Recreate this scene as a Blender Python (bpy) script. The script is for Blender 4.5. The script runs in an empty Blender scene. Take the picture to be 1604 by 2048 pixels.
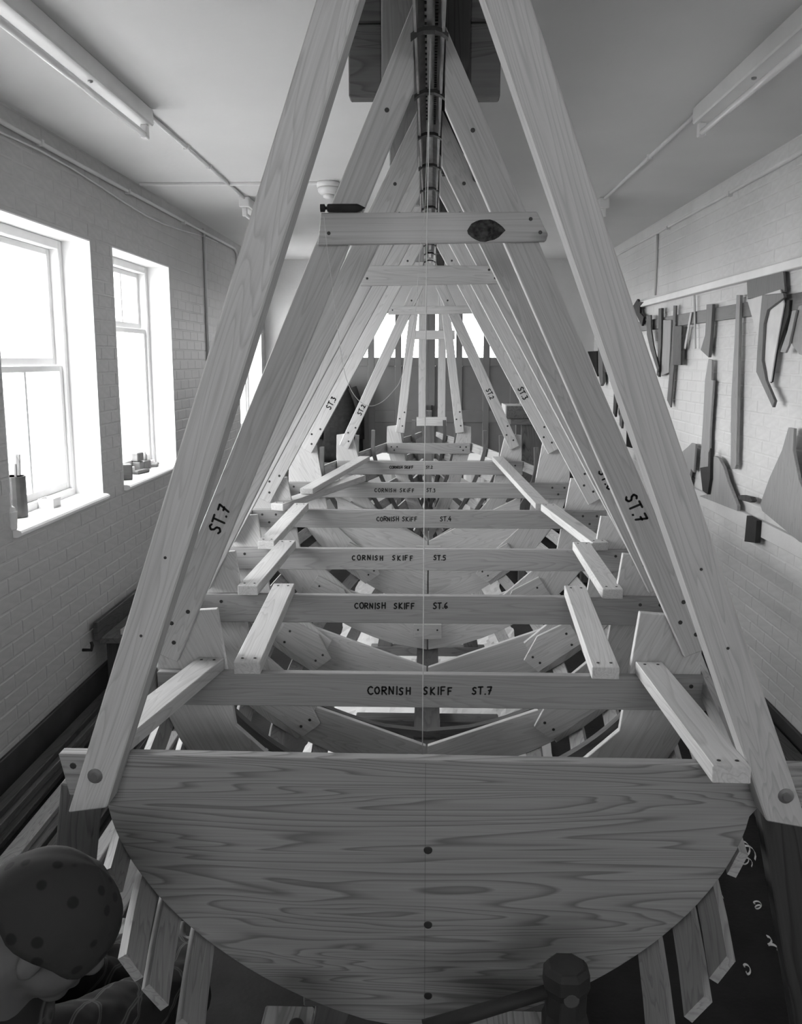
import bpy, bmesh, math, random
from mathutils import Vector, Matrix

random.seed(7)
scene = bpy.context.scene
C = scene.collection
R = math.radians

# ---------------------------------------------------------------- camera
ZC = 1.95                      # eye height above the floor
FPX, CX, CY = 1830.0, 802.0, 1024.0
PITCH = math.atan(304 / FPX)
YAW = math.atan(58 / FPX * math.cos(PITCH))
CAMX = 0.005
cam_d = bpy.data.cameras.new('camera')
cam = bpy.data.objects.new('camera', cam_d)
C.objects.link(cam)
cam.location = (CAMX, 0, ZC)
cam.rotation_euler = (math.pi / 2 - PITCH, 0, YAW)
cam_d.sensor_fit = 'VERTICAL'
cam_d.sensor_height = 24.0
cam_d.lens = 24.0 * FPX / 2048.0
cam_d.clip_start = 0.02
cam_d.clip_end = 300
scene.camera = cam

# ---------------------------------------------------------------- light
world = bpy.data.worlds.new('overcast_sky')
scene.world = world
world.use_nodes = True
bg = world.node_tree.nodes['Background']
bg.inputs[0].default_value = (1, 1, 1, 1)
bg.inputs[1].default_value = 23.0
scene.view_settings.view_transform = 'Standard'
scene.view_settings.look = 'None'
scene.view_settings.gamma = 1.0
scene.view_settings.use_curve_mapping = False
scene.view_settings.exposure = 0.0

XL, XR, ZCEIL, YB, YN = -1.90, 1.88, ZC + 1.13, 10.7, -2.2
# window openings in the left wall: y0, y1, z0, z1 (sill, head)
WIN = [(2.48, 3.66, ZC - .775, ZC + .66), (4.06, 5.24, ZC - .775, ZC + .66), (5.60, 6.81, ZC - .775, ZC + .67), (9.20, 10.45, ZC - .775, ZC + .67)]
# panes in the back doors: x0, x1, z0, z1
PANE_Z = (ZC + .03, ZC + .53)


def portal(name, loc, rot, sx, sy):
    d = bpy.data.lights.new(name, 'AREA')
    d.shape = 'RECTANGLE'
    d.size, d.size_y = sx, sy
    d.cycles.is_portal = True
    o = bpy.data.objects.new(name, d)
    C.objects.link(o)
    o.location, o.rotation_euler = loc, rot


for i, (a, b, c, d) in enumerate(WIN):
    portal('window_portal', (XL - .29, (a + b) / 2, (c + d) / 2), (0, R(-90), 0), d - c, b - a)
NW = (-1.05, 1.05, ZC + .18, ZC + .86)       # unseen glazed opening added behind the photographer to light camera-facing wood
portal('near_portal', ((NW[0] + NW[1]) / 2, YN - .15, (NW[2] + NW[3]) / 2), (R(90), 0, 0), NW[1] - NW[0], NW[3] - NW[2])
portal('door_portal', (0, YB + .09, (PANE_Z[0] + PANE_Z[1]) / 2), (R(-90), 0, 0), 2.2, .5)


# ---------------------------------------------------------------- pixel helpers (photograph frame 1604 x 2048)
_F = Vector((-math.sin(YAW) * math.cos(PITCH), math.cos(YAW) * math.cos(PITCH), -math.sin(PITCH)))
_R = Vector((math.cos(YAW), math.sin(YAW), 0))
_U = _R.cross(_F)
_C = Vector((CAMX, 0, ZC))


def ray(x, y): return _F + _R * ((x - CX) / FPX) - _U * ((y - CY) / FPX)
def atY(x, y, Y): d = ray(x, y); return _C + d * (Y / d.y)
def atX(x, y, X): d = ray(x, y); return _C + d * ((X - CAMX) / d.x)
def atZ(x, y, Z): d = ray(x, y); return _C + d * ((Z - ZC) / d.z)
def proj(p):
    v = Vector(p) - _C
    z = v.dot(_F)
    return (CX + FPX * v.dot(_R) / z, CY - FPX * v.dot(_U) / z) if z > .05 else (-9999, -9999)


# ---------------------------------------------------------------- materials
def mat(name):
    m = bpy.data.materials.new(name)
    m.use_nodes = True
    nt = m.node_tree
    return m, nt, nt.nodes['Principled BSDF']


def nd(nt, kind, **kw):
    n = nt.nodes.new(kind)
    for k, v in kw.items():
        setattr(n, k, v)
    return n


def ramp(nt, stops):
    r = nd(nt, 'ShaderNodeValToRGB')
    el = r.color_ramp.elements
    while len(el) < len(stops):
        el.new(.5)
    for e, (p, v) in zip(el, stops):
        e.position = p
        e.color = (v, v, v, 1)
    return r


def plain(name, v, rough=.7, var=.12, scale=9.0, bump=.0, metal=0.0, bscale=60.0):
    """grey surface with soft blotches and fine relief"""
    m, nt, b = mat(name)
    tc = nd(nt, 'ShaderNodeTexCoord')
    n = nd(nt, 'ShaderNodeTexNoise')
    n.inputs['Scale'].default_value = scale
    n.inputs['Detail'].default_value = 5
    nt.links.new(tc.outputs['Object'], n.inputs['Vector'])
    r = ramp(nt, [(.3, v * (1 - var)), (.7, v * (1 + var))])
    nt.links.new(n.outputs[0], r.inputs[0])
    nt.links.new(r.outputs[0], b.inputs['Base Color'])
    b.inputs['Roughness'].default_value = rough
    b.inputs['Metallic'].default_value = metal
    if bump:
        n2 = nd(nt, 'ShaderNodeTexNoise')
        n2.inputs['Scale'].default_value = bscale
        n2.inputs['Detail'].default_value = 4
        nt.links.new(tc.outputs['Object'], n2.inputs['Vector'])
        bp = nd(nt, 'ShaderNodeBump')
        bp.inputs['Strength'].default_value = bump
        bp.inputs['Distance'].default_value = .004
        nt.links.new(n2.outputs[0], bp.inputs['Height'])
        nt.links.new(bp.outputs[0], b.inputs['Normal'])
    return m


def wood(name, v, contrast=.3, ring=26.0, stretch=.55, wob=.9, rough=.62, knots=True, lines=1.0):
    """sawn timber; grain follows the board through the 'gc' attribute (x runs along the length)"""
    m, nt, b = mat(name)
    at = nd(nt, 'ShaderNodeAttribute', attribute_name='gc')
    L = nt.links.new
    mp = nd(nt, 'ShaderNodeMapping')
    mp.inputs['Scale'].default_value = (stretch, 4.0, 4.0)
    L(at.outputs['Vector'], mp.inputs['Vector'])
    n = nd(nt, 'ShaderNodeTexNoise')
    n.inputs['Scale'].default_value = 1.6
    n.inputs['Detail'].default_value = 3
    n.inputs['Roughness'].default_value = .45
    n.inputs['Distortion'].default_value = wob
    L(mp.outputs[0], n.inputs['Vector'])
    mul = nd(nt, 'ShaderNodeMath', operation='MULTIPLY')
    mul.inputs[1].default_value = ring
    L(n.outputs[0], mul.inputs[0])
    fr = nd(nt, 'ShaderNodeMath', operation='FRACT')
    L(mul.outputs[0], fr.inputs[0])
    r1 = ramp(nt, [(0, v * (1 + contrast * .25)), (.62, v), (.9, v * (1 - contrast)), (1, v * (1 + contrast * .2))])
    L(fr.outputs[0], r1.inputs[0])
    # fine fibre
    mp2 = nd(nt, 'ShaderNodeMapping')
    mp2.inputs['Scale'].default_value = (3.0, 170.0, 170.0)
    L(at.outputs['Vector'], mp2.inputs['Vector'])
    n2 = nd(nt, 'ShaderNodeTexNoise')
    n2.inputs['Scale'].default_value = 1.0
    n2.inputs['Detail'].default_value = 3
    L(mp2.outputs[0], n2.inputs['Vector'])
    r2 = ramp(nt, [(.25, 1 - .14 * lines), (.75, 1 + .06 * lines)])
    L(n2.outputs[0], r2.inputs[0])
    mx = nd(nt, 'ShaderNodeMix', data_type='RGBA', blend_type='MULTIPLY')
    mx.inputs['Factor'].default_value = 1
    L(r1.outputs[0], mx.inputs[6])
    L(r2.outputs[0], mx.inputs[7])
    # board to board difference
    oi = nd(nt, 'ShaderNodeObjectInfo')
    r3 = ramp(nt, [(0, .88), (1, 1.08)])
    L(oi.outputs['Random'], r3.inputs[0])
    mx2 = nd(nt, 'ShaderNodeMix', data_type='RGBA', blend_type='MULTIPLY')
    mx2.inputs['Factor'].default_value = 1
    L(mx.outputs[2], mx2.inputs[6])
    L(r3.outputs[0], mx2.inputs[7])
    out = mx2.outputs[2]
    if knots:
        mp3 = nd(nt, 'ShaderNodeMapping')
        mp3.inputs['Scale'].default_value = (1.5, 4.2, 0.0)
        L(at.outputs['Vector'], mp3.inputs['Vector'])
        vo = nd(nt, 'ShaderNodeTexVoronoi')
        vo.inputs['Scale'].default_value = 1.0
        L(mp3.outputs[0], vo.inputs['Vector'])
        r4 = ramp(nt, [(.03, .22), (.055, .6), (.10, 1.0)])
        L(vo.outputs['Distance'], r4.inputs[0])
        mx3 = nd(nt, 'ShaderNodeMix', data_type='RGBA', blend_type='MULTIPLY')
        mx3.inputs['Factor'].default_value = 1
        L(out, mx3.inputs[6])
        L(r4.outputs[0], mx3.inputs[7])
        out = mx3.outputs[2]
    L(out, b.inputs['Base Color'])
    b.inputs['Roughness'].default_value = rough
    bp = nd(nt, 'ShaderNodeBump')
    bp.inputs['Strength'].default_value = .12
    bp.inputs['Distance'].default_value = .002
    L(n2.outputs[0], bp.inputs['Height'])
    L(bp.outputs[0], b.inputs['Normal'])
    return m


M = {}
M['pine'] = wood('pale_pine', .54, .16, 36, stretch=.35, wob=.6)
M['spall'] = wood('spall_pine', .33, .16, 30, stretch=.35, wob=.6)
M['larch'] = wood('transom_larch', .29, .42, 30, stretch=.30, wob=.5, knots=False, lines=1.4)
M['ribband'] = wood('ribband_pine', .36, .25, 24, knots=False)
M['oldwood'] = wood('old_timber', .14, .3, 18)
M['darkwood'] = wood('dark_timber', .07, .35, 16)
M['oak'] = wood('oak_keel', .13, .25, 20, knots=False)
M['template'] = wood('template_ply', .30, .12, 14, knots=False)
M['template_dark'] = wood('dark_template_ply', .14, .15, 14, knots=False)
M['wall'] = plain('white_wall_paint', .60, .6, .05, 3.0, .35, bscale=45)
M['wall_left'] = plain('shaded_wall_paint', .42, .6, .06, 3.0, .35, bscale=45)  # window wall's shade put into a darker copy of the wall paint
M['ceiling'] = plain('ceiling_plaster', .70, .8, .04, 1.3, .25, bscale=30)
M['reveal'] = plain('window_paint', .82, .45, .04, 5.0, .1)
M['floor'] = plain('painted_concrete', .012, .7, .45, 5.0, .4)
M['skirt'] = plain('dark_skirting_paint', .05, .6, .2, 6)
M['white'] = plain('white_plastic', .72, .4, .05, 6)
M['sheet'] = plain('dust_sheet', .58, .6, .06, 9, .3, bscale=20)
M['door'] = plain('grey_door_paint', .16, .5, .1, 4)
M['black'] = plain('black_steel', .016, .75, .3, 20)
M['blackcloth'] = plain('black_cloth', .02, .95, .3, 20, .3)
M['steel'] = plain('dull_steel', .35, .35, .2, 15, metal=.8)
M['galv'] = plain('galvanised_rail', .38, .38, .25, 18, metal=.4)
M['strap'] = plain('dark_strap', .03, .6, .2, 20)
M['screw'] = plain('dark_screw_head', .03, .5, .2, 30)
M['ink'] = plain('black_marker_ink', .008, .8, .1, 30)
M['knot'] = plain('dark_knot_wood', .045, .8, 1.0, 75, .6)
M['cord'] = plain('white_cord', .62, .8, .1, 60)
M['tin'] = plain('grey_tin', .25, .5, .15, 20)
M['pot'] = plain('dark_tin', .07, .6, .2, 20)
M['card'] = plain('pale_card', .62, .8, .08, 10)
M['brickred'] = plain('old_red_brick', .12, .9, .3, 25, .4)
M['pavement'] = plain('pavement', .30, .9, .15, 1.0)
M['skin'] = plain('skin', .10, .55, .12, 14, .1)
M['paper'] = plain('shaving', .55, .7, .1, 40)
M['tube'] = plain('fluorescent_tube', .82, .25, .02, 5)

for k_ in ('floor', 'blackcloth', 'skirt', 'darkwood', 'oldwood', 'bandana'):
    if k_ in M: M[k_].node_tree.nodes['Principled BSDF'].inputs['Specular IOR Level'].default_value = .15
# glass
m, nt, b = mat('window_glass')
tr = nd(nt, 'ShaderNodeBsdfTransparent')
gl = nd(nt, 'ShaderNodeBsdfGlossy')
gl.inputs['Roughness'].default_value = .03
mxs = nd(nt, 'ShaderNodeMixShader')
mxs.inputs[0].default_value = .06
tr.inputs[0].default_value = (.93, .93, .93, 1)
nt.links.new(tr.outputs[0], mxs.inputs[1])
nt.links.new(gl.outputs[0], mxs.inputs[2])
nt.links.new(mxs.outputs[0], nt.nodes['Material Output'].inputs[0])
M['glass'] = m

# plaid flannel
m, nt, b = mat('plaid_flannel')
tc = nd(nt, 'ShaderNodeTexCoord')
facs = []
for ax, sc in ((0, 17.0), (2, 17.0), (1, 17.0)):
    sp = nd(nt, 'ShaderNodeSeparateXYZ')
    nt.links.new(tc.outputs['Object'], sp.inputs[0])
    mu = nd(nt, 'ShaderNodeMath', operation='MULTIPLY')
    mu.inputs[1].default_value = sc
    nt.links.new(sp.outputs[ax], mu.inputs[0])
    fr = nd(nt, 'ShaderNodeMath', operation='FRACT')
    nt.links.new(mu.outputs[0], fr.inputs[0])
    rr = ramp(nt, [(0, .012), (.03, .09), (.05, .012), (.09, .09), (.12, .010)])
    nt.links.new(fr.outputs[0], rr.inputs[0])
    facs.append(rr)
a1 = nd(nt, 'ShaderNodeMix', data_type='RGBA', blend_type='LIGHTEN')
a1.inputs['Factor'].default_value = 1
nt.links.new(facs[0].outputs[0], a1.inputs[6])
nt.links.new(facs[1].outputs[0], a1.inputs[7])
nt.links.new(a1.outputs[2], b.inputs['Base Color'])
b.inputs['Roughness'].default_value = .95
M['plaid'] = m

# spotted bandana
m, nt, b = mat('spotted_bandana')
tc = nd(nt, 'ShaderNodeTexCoord')
vo = nd(nt, 'ShaderNodeTexVoronoi')
vo.inputs['Scale'].default_value = 26
vo.inputs['Randomness'].default_value = .35
nt.links.new(tc.outputs['Object'], vo.inputs['Vector'])
rr = ramp(nt, [(.20, .006), (.27, .024)])
nt.links.new(vo.outputs['Distance'], rr.inputs[0])
nt.links.new(rr.outputs[0], b.inputs['Base Color'])
b.inputs['Roughness'].default_value = .9
M['bandana'] = m


# ---------------------------------------------------------------- mesh builders
class MB:
    """collects faces in world space with grain coordinates"""
    def __init__(s):
        s.v, s.f, s.g = [], [], []

    def add(s, verts, faces, g=None):
        o = len(s.v)
        s.v += [Vector(p) for p in verts]
        s.f += [tuple(i + o for i in f) for f in faces]
        s.g += list(g) if g else [tuple(p) for p in verts]
        return s

    def frame(s, c, ux, uy, uz, lx, ly, lz):
        """box with centre c, half sizes along three axes; grain along ux"""
        c = Vector(c)
        off = (random.uniform(0, 50), random.uniform(0, 50), random.uniform(0, 50))
        vs, gs = [], []
        for k in (-1, 1):
            for j in (-1, 1):
                for i in (-1, 1):
                    vs.append(c + ux * (i * lx) + uy * (j * ly) + uz * (k * lz))
                    gs.append((i * lx + off[0], j * ly + off[1], k * lz + off[2]))
        fs = [(0, 2, 3, 1), (4, 5, 7, 6), (0, 1, 5, 4), (2, 6, 7, 3), (0, 4, 6, 2), (1, 3, 7, 5)]
        return s.add(vs, fs, gs)

    def box(s, x0, x1, y0, y1, z0, z1, grain=None):
        L = (x1 - x0, y1 - y0, z1 - z0)
        ax = grain if grain is not None else max(range(3), key=lambda i: L[i])
        U = [Vector((1, 0, 0)), Vector((0, 1, 0)), Vector((0, 0, 1))]
        o = [i for i in range(3) if i != ax]
        o.sort(key=lambda i: -L[i])
        u, v = U[ax], U[o[0]]
        w = u.cross(v)
        return s.frame(((x0 + x1) / 2, (y0 + y1) / 2, (z0 + z1) / 2), u, v, w, L[ax] / 2, L[o[0]] / 2, L[o[1]] / 2)

    def beam(s, p, q, w, t, side=(0, 1, 0)):
        """bar from p to q, width w across, thickness t along 'side'"""
        p, q = Vector(p), Vector(q)
        u = (q - p)
        l = u.length
        u.normalize()
        n = Vector(side)
        n = (n - u * n.dot(u)).normalized()
        v = n.cross(u)
        return s.frame((p + q) / 2, u, v, n, l / 2, w / 2, t / 2)

    def prism(s, pts, off, gdir=None):
        """polygon (world points) extruded by vector off; grain along gdir"""
        pts = [Vector(p) for p in pts]
        off = Vector(off)
        n = len(pts)
        # make faces point outward
        nrm = Vector((0, 0, 0))
        for i in range(n):
            nrm += (pts[i] - pts[0]).cross(pts[(i + 1) % n] - pts[0])
        if nrm.dot(off) > 0:
            pts = pts[::-1]
        g = Vector(gdir).normalized() if gdir else (pts[1] - pts[0]).normalized()
        h = off.normalized()
        w = h.cross(g)
        ro = (random.uniform(0, 50), random.uniform(0, 50), random.uniform(0, 50))
        vs = pts + [p + off for p in pts]
        gs = [(p.dot(g) + ro[0], p.dot(w) + ro[1], p.dot(h) + ro[2]) for p in vs]
        fs = [tuple(range(n)), tuple(range(2 * n - 1, n - 1, -1))]
        fs += [(i, i + n, (i + 1) % n + n, (i + 1) % n) for i in range(n)]
        return s.add(vs, fs, gs)

    def tube(s, pts, r, seg=8, caps=True):
        pts = [Vector(p) for p in pts]
        rs = r if isinstance(r, (list, tuple)) else [r] * len(pts)
        vs, fs, gs = [], [], []
        ref = None
        acc = 0
        for i, p in enumerate(pts):
            d = (pts[min(i + 1, len(pts) - 1)] - pts[max(i - 1, 0)]).normalized()
            if ref is None:
                ref = Vector((0, 0, 1)) if abs(d.z) < .9 else Vector((1, 0, 0))
            a = (ref - d * ref.dot(d)).normalized()
            ref = a
            b_ = d.cross(a)
            if i:
                acc += (p - pts[i - 1]).length
            for k in range(seg):
                t = 2 * math.pi * k / seg
                vs.append(p + (a * math.cos(t) + b_ * math.sin(t)) * rs[i])
                gs.append((acc, math.cos(t) * rs[i], math.sin(t) * rs[i]))
        for i in range(len(pts) - 1):
            for k in range(seg):
                fs.append((i * seg + k, i * seg + (k + 1) % seg, (i + 1) * seg + (k + 1) % seg, (i + 1) * seg + k))
        if caps:
            fs.append(tuple(range(seg - 1, -1, -1)))
            fs.append(tuple((len(pts) - 1) * seg + k for k in range(seg)))
        return s.add(vs, fs, gs)

    def sweep(s, rings, closed=True):
        """rings: list of equal length point lists"""
        n = len(rings[0])
        vs, gs, fs = [], [], []
        acc = 0
        off = random.uniform(0, 50)
        for i, rg in enumerate(rings):
            if i:
                acc += (Vector(rg[0]) - Vector(rings[i - 1][0])).length
            for k, p in enumerate(rg):
                vs.append(Vector(p))
                d = Vector(p) - Vector(rg[0])
                gs.append((acc + off, d.length * (1 if k else 0), k * .01))
        for i in range(len(rings) - 1):
            for k in range(n):
                fs.append((i * n + k, i * n + (k + 1) % n, (i + 1) * n + (k + 1) % n, (i + 1) * n + k))
        fs.append(tuple(range(n - 1, -1, -1)))
        fs.append(tuple((len(rings) - 1) * n + k for k in range(n)))
        return s.add(vs, fs, gs)

    def lathe(s, base, axis, prof, seg=20):
        """prof: (radius, height along axis)"""
        base, axis = Vector(base), Vector(axis).normalized()
        return s.tube([base + axis * h for r, h in prof], [max(r, .0004) for r, h in prof], seg)


def finish(o, smooth=False, bevel=0.0):
    if smooth:
        for p in o.data.polygons:
            p.use_smooth = True
    if bevel:
        md = o.modifiers.new('edge', 'BEVEL')
        md.width = bevel
        md.segments = 1
        md.limit_method = 'ANGLE'
        md.angle_limit = R(40)


def origin_of(o):
    v = Vector((0, 0, 0))
    while o:
        v = v + o.location
        o = o.parent
    return v


def mk(name, mb, m, parent=None, smooth=False, bevel=0.0, fix=True):
    if parent:
        org = origin_of(parent)
        loc = Vector((0, 0, 0))
    else:
        xs = [p.x for p in mb.v]; ys = [p.y for p in mb.v]; zs = [p.z for p in mb.v]
        org = loc = Vector(((min(xs) + max(xs)) / 2, (min(ys) + max(ys)) / 2, min(zs)))
    me = bpy.data.meshes.new(name)
    me.from_pydata([p - org for p in mb.v], [], mb.f)
    at = me.attributes.new('gc', 'FLOAT_VECTOR', 'POINT')
    at.data.foreach_set('vector', [c for g in mb.g for c in g])
    if fix:
        bm = bmesh.new()
        bm.from_mesh(me)
        bmesh.ops.recalc_face_normals(bm, faces=bm.faces)
        bm.to_mesh(me)
        bm.free()
    me.materials.append(M[m] if isinstance(m, str) else m)
    o = bpy.data.objects.new(name, me)
    C.objects.link(o)
    o.location = loc
    o.parent = parent
    finish(o, smooth, bevel)
    return o


def thing(name, label, cat, loc, group=None):
    o = bpy.data.objects.new(name, None)
    o.empty_display_size = .05
    C.objects.link(o)
    o.location = loc
    return tag(o, label, cat, group)


def tag(o, label, cat=None, group=None, kind=None):
    if label: o['label'] = label
    if cat: o['category'] = cat
    if group: o['group'] = group
    if kind: o['kind'] = kind
    return o


def struct(o):
    o['kind'] = 'structure'
    return o


# shared small meshes -------------------------------------------------
def disc_mesh(name, r, h, seg, m):
    mb = MB().lathe((0, 0, 0), (0, -1, 0), [(r, 0), (r, h * .6), (r * .7, h)], seg)
    me = bpy.data.meshes.new(name)
    me.from_pydata(mb.v, [], mb.f)
    me.materials.append(M[m])
    return me


SCREW = disc_mesh('screw', .0062, .0015, 8, 'screw')


def screw(parent, p, s=1.0, name='screw'):
    o = bpy.data.objects.new(name, SCREW)
    C.objects.link(o)
    o.parent = parent
    o.location = Vector(p) - origin_of(parent)
    o.scale = (s, 1, s)
    return o


# hand lettering -----------------------------------------------------
GL = {
    'C': [[(.62, .86), (.42, 1), (.16, .84), (.04, .5), (.16, .14), (.42, 0), (.66, .14)]],
    'O': [[(.34, 1), (.08, .78), (.04, .4), (.24, .03), (.52, .06), (.68, .45), (.56, .9), (.34, 1)]],
    'R': [[(.06, 0), (.08, 1)], [(.06, .98), (.5, .96), (.6, .74), (.46, .55), (.08, .5)], [(.24, .5), (.62, 0)]],
    'N': [[(.05, 0), (.07, 1), (.56, .04), (.6, 1)]],
    'I': [[(.12, 0), (.14, 1)]],
    'i': [[(.12, 0), (.13, .62)], [(.13, .9), (.15, .98)]],
    'S': [[(.56, .9), (.34, 1), (.1, .8), (.22, .56), (.48, .42), (.5, .16), (.26, 0), (.03, .12)]],
    'H': [[(.06, 0), (.08, 1)], [(.56, 0), (.58, 1)], [(.07, .5), (.57, .52)]],
    'K': [[(.07, 0), (.08, 1)], [(.56, .98), (.1, .46), (.6, 0)]],
    'F': [[(.08, 0), (.08, .98), (.56, 1)], [(.08, .52), (.46, .54)]],
    'T': [[(.02, .96), (.62, 1)], [(.32, .97), (.3, 0)]],
    '.': [[(.1, .02), (.16, .06)]],
    '1': [[(.1, .8), (.26, 1), (.26, 0)]],
    '2': [[(.06, .8), (.28, 1), (.5, .8), (.4, .5), (.06, .02), (.58, .04)]],
    '3': [[(.06, .94), (.46, .96), (.24, .58), (.5, .4), (.4, .08), (.06, .04)]],
    '4': [[(.4, 1), (.04, .34), (.6, .36)], [(.44, .62), (.42, 0)]],
    '5': [[(.54, 1), (.14, .98), (.1, .58), (.42, .6), (.54, .3), (.36, .03), (.05, .06)]],
    '6': [[(.46, 1), (.16, .7), (.06, .3), (.24, .02), (.5, .16), (.44, .42), (.1, .36)]],
    '7': [[(.06, .96), (.58, 1), (.26, 0)], [(.2, .5), (.52, .54)]],
    ' ': [],
}
ADV = {'I': .34, 'i': .34, '.': .34, ' ': .55, '1': .45}


def lettering(parent, text, p, u, v, h, w=.0045, name='lettering', space=1.0):
    """marker strokes laid on a surface: p start of the baseline, u reading direction, v up, h letter height"""
    u, v = Vector(u).normalized(), Vector(v).normalized()
    n = u.cross(v)
    p = Vector(p) + n * .0004
    mb = MB()
    x = 0
    for ch in text:
        js = random.uniform(.92, 1.08)
        jy = random.uniform(-.05, .05)
        for st in GL.get(ch, []):
            q = [p + u * ((x + a * js) * h) + v * ((b_ * js + jy) * h) for a, b_ in st]
            for a, b_ in zip(q[:-1], q[1:]):
                d = (b_ - a)
                l = d.length
                d = d.normalized() if l > 1e-6 else u
                s_ = n.cross(d)
                pts = [a - d * w * .5, a - s_ * w * .5, b_ - s_ * w * .5, b_ + d * w * .5, b_ + s_ * w * .5, a + s_ * w * .5]
                mb.prism(pts, n * .0005)
        x += ADV.get(ch, .78) * space
    return mk(name, mb, 'ink', parent)


# =================================================================== SETTING
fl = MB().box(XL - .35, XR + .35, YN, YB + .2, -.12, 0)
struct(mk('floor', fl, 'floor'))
ce = MB().box(XL - .35, XR + .35, YN, YB + .2, ZCEIL, ZCEIL + .15)
struct(mk('ceiling', ce, 'ceiling'))
wn = MB()
wn.box(XL - .3, NW[0], YN - .2, YN, 0, ZCEIL)
wn.box(NW[1], XR + .3, YN - .2, YN, 0, ZCEIL)
wn.box(NW[0], NW[1], YN - .2, YN, 0, NW[2])
wn.box(NW[0], NW[1], YN - .2, YN, NW[3], ZCEIL)
struct(mk('wall_near', wn, 'wall'))
nf = MB()
for k in range(5):
    x = NW[0] + (NW[1] - NW[0]) * k / 4
    nf.box(max(x - .03, NW[0]), min(x + .03, NW[1]), YN - .12, YN - .06, NW[2], NW[3])
for z in (NW[2], NW[3] - .05):
    for k in range(4):
        x0 = NW[0] + (NW[1] - NW[0]) * k / 4
        nf.box(x0 + .03, x0 + (NW[1] - NW[0]) / 4 - .03, YN - .118, YN - .062, z, z + .05, grain=0)
wnear = struct(mk('window_4', nf, 'reveal'))  # frame of the unseen opening added as fill behind the camera
for k in range(4):
    x0 = NW[0] + (NW[1] - NW[0]) * k / 4
    mk('pane', MB().box(x0 + .03, x0 + (NW[1] - NW[0]) / 4 - .03, YN - .092, YN - .088, NW[2] + .05, NW[3] - .05), 'glass', wnear)

# left wall around the three window openings (mortar face set back behind the brick faces)
MORT = .0015
wl = MB()
xs0, xs1 = XL - .30, XL - MORT
ed = [YN] + [e for w in WIN for e in w[:2]] + [YB + .2]
for i in range(0, len(ed), 2):
    wl.box(xs0, xs1, ed[i], ed[i + 1], 0, ZCEIL)
for a, b_, c, d in WIN:
    wl.box(xs0, xs1, a, b_, 0, c - .02)
    wl.box(xs0, xs1, a, b_, d, ZCEIL)
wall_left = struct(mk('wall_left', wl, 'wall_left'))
wall_right = struct(mk('wall_right', MB().box(XR + MORT, XR + .3, YN, YB + .2, 0, ZCEIL), 'wall'))

# far wall with the door opening
DX0, DX1, DZ1 = -1.06, 1.04, ZC + .60
wb = MB()
wb.box(XL - .3, DX0, YB, YB + .2, 0, ZCEIL)
wb.box(DX1, XR + .3, YB, YB + .2, 0, ZCEIL)
wb.box(DX0, DX1, YB, YB + .2, DZ1, ZCEIL)
struct(mk('wall_far', wb, 'wall'))

# white reveals, heads and window boards
for i, (a, b_, c, d) in enumerate(WIN):
    rv = MB()
    rv.box(xs0, XL, a - .001, a + .006, c, d)
    rv.box(xs0, XL, b_ - .006, b_ + .001, c, d)
    rv.box(xs0, XL, a, b_, d - .006, d + .001)
    struct(mk('trim_%d' % (i + 1), rv, 'reveal'))

# bricks --------------------------------------------------------------
BL, BH, JT = .225, .075, .006


def brick_spans(y0, y1, z, holes):
    """split one course [y0,y1] by the openings that this course meets"""
    sp = [(y0, y1)]
    for a, b_, c, d in holes:
        if z + BH > c - .05 and z < d:
            nw = []
            for s0, s1 in sp:
                if b_ <= s0 or a >= s1:
                    nw.append((s0, s1))
                else:
                    if a - s0 > .03: nw.append((s0, a))
                    if s1 - b_ > .03: nw.append((b_, s1))
            sp = nw
    return sp


UNIT = {}


def brick_mesh(sgn):
    mb = MB()
    t, e = .006, .0022
    P = []
    for (ins, x) in ((0, 0), (0, t - e), (.07, t)):
        iy, iz = .5 - ins * .5, .5 - ins
        for (sy, sz) in ((-1, -1), (1, -1), (1, 1), (-1, 1)):
            P.append((sgn * (x - .0055), sy * iy, sz * iz))
    F = [(k * 4 + i, k * 4 + (i + 1) % 4, (k + 1) * 4 + (i + 1) % 4, (k + 1) * 4 + i) for k in range(2) for i in range(4)]
    F.append((8, 9, 10, 11))
    mb.add(P, F)
    me = bpy.data.meshes.new('brick')
    me.from_pydata(mb.v, [], mb.f)
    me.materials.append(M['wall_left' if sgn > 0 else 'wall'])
    bm = bmesh.new(); bm.from_mesh(me); bmesh.ops.recalc_face_normals(bm, faces=bm.faces)
    if sum(f.normal.x for f in bm.faces if len(f.verts) == 4) * sgn < 0:
        bmesh.ops.reverse_faces(bm, faces=bm.faces)
    bm.to_mesh(me); bm.free()
    return me


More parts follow.
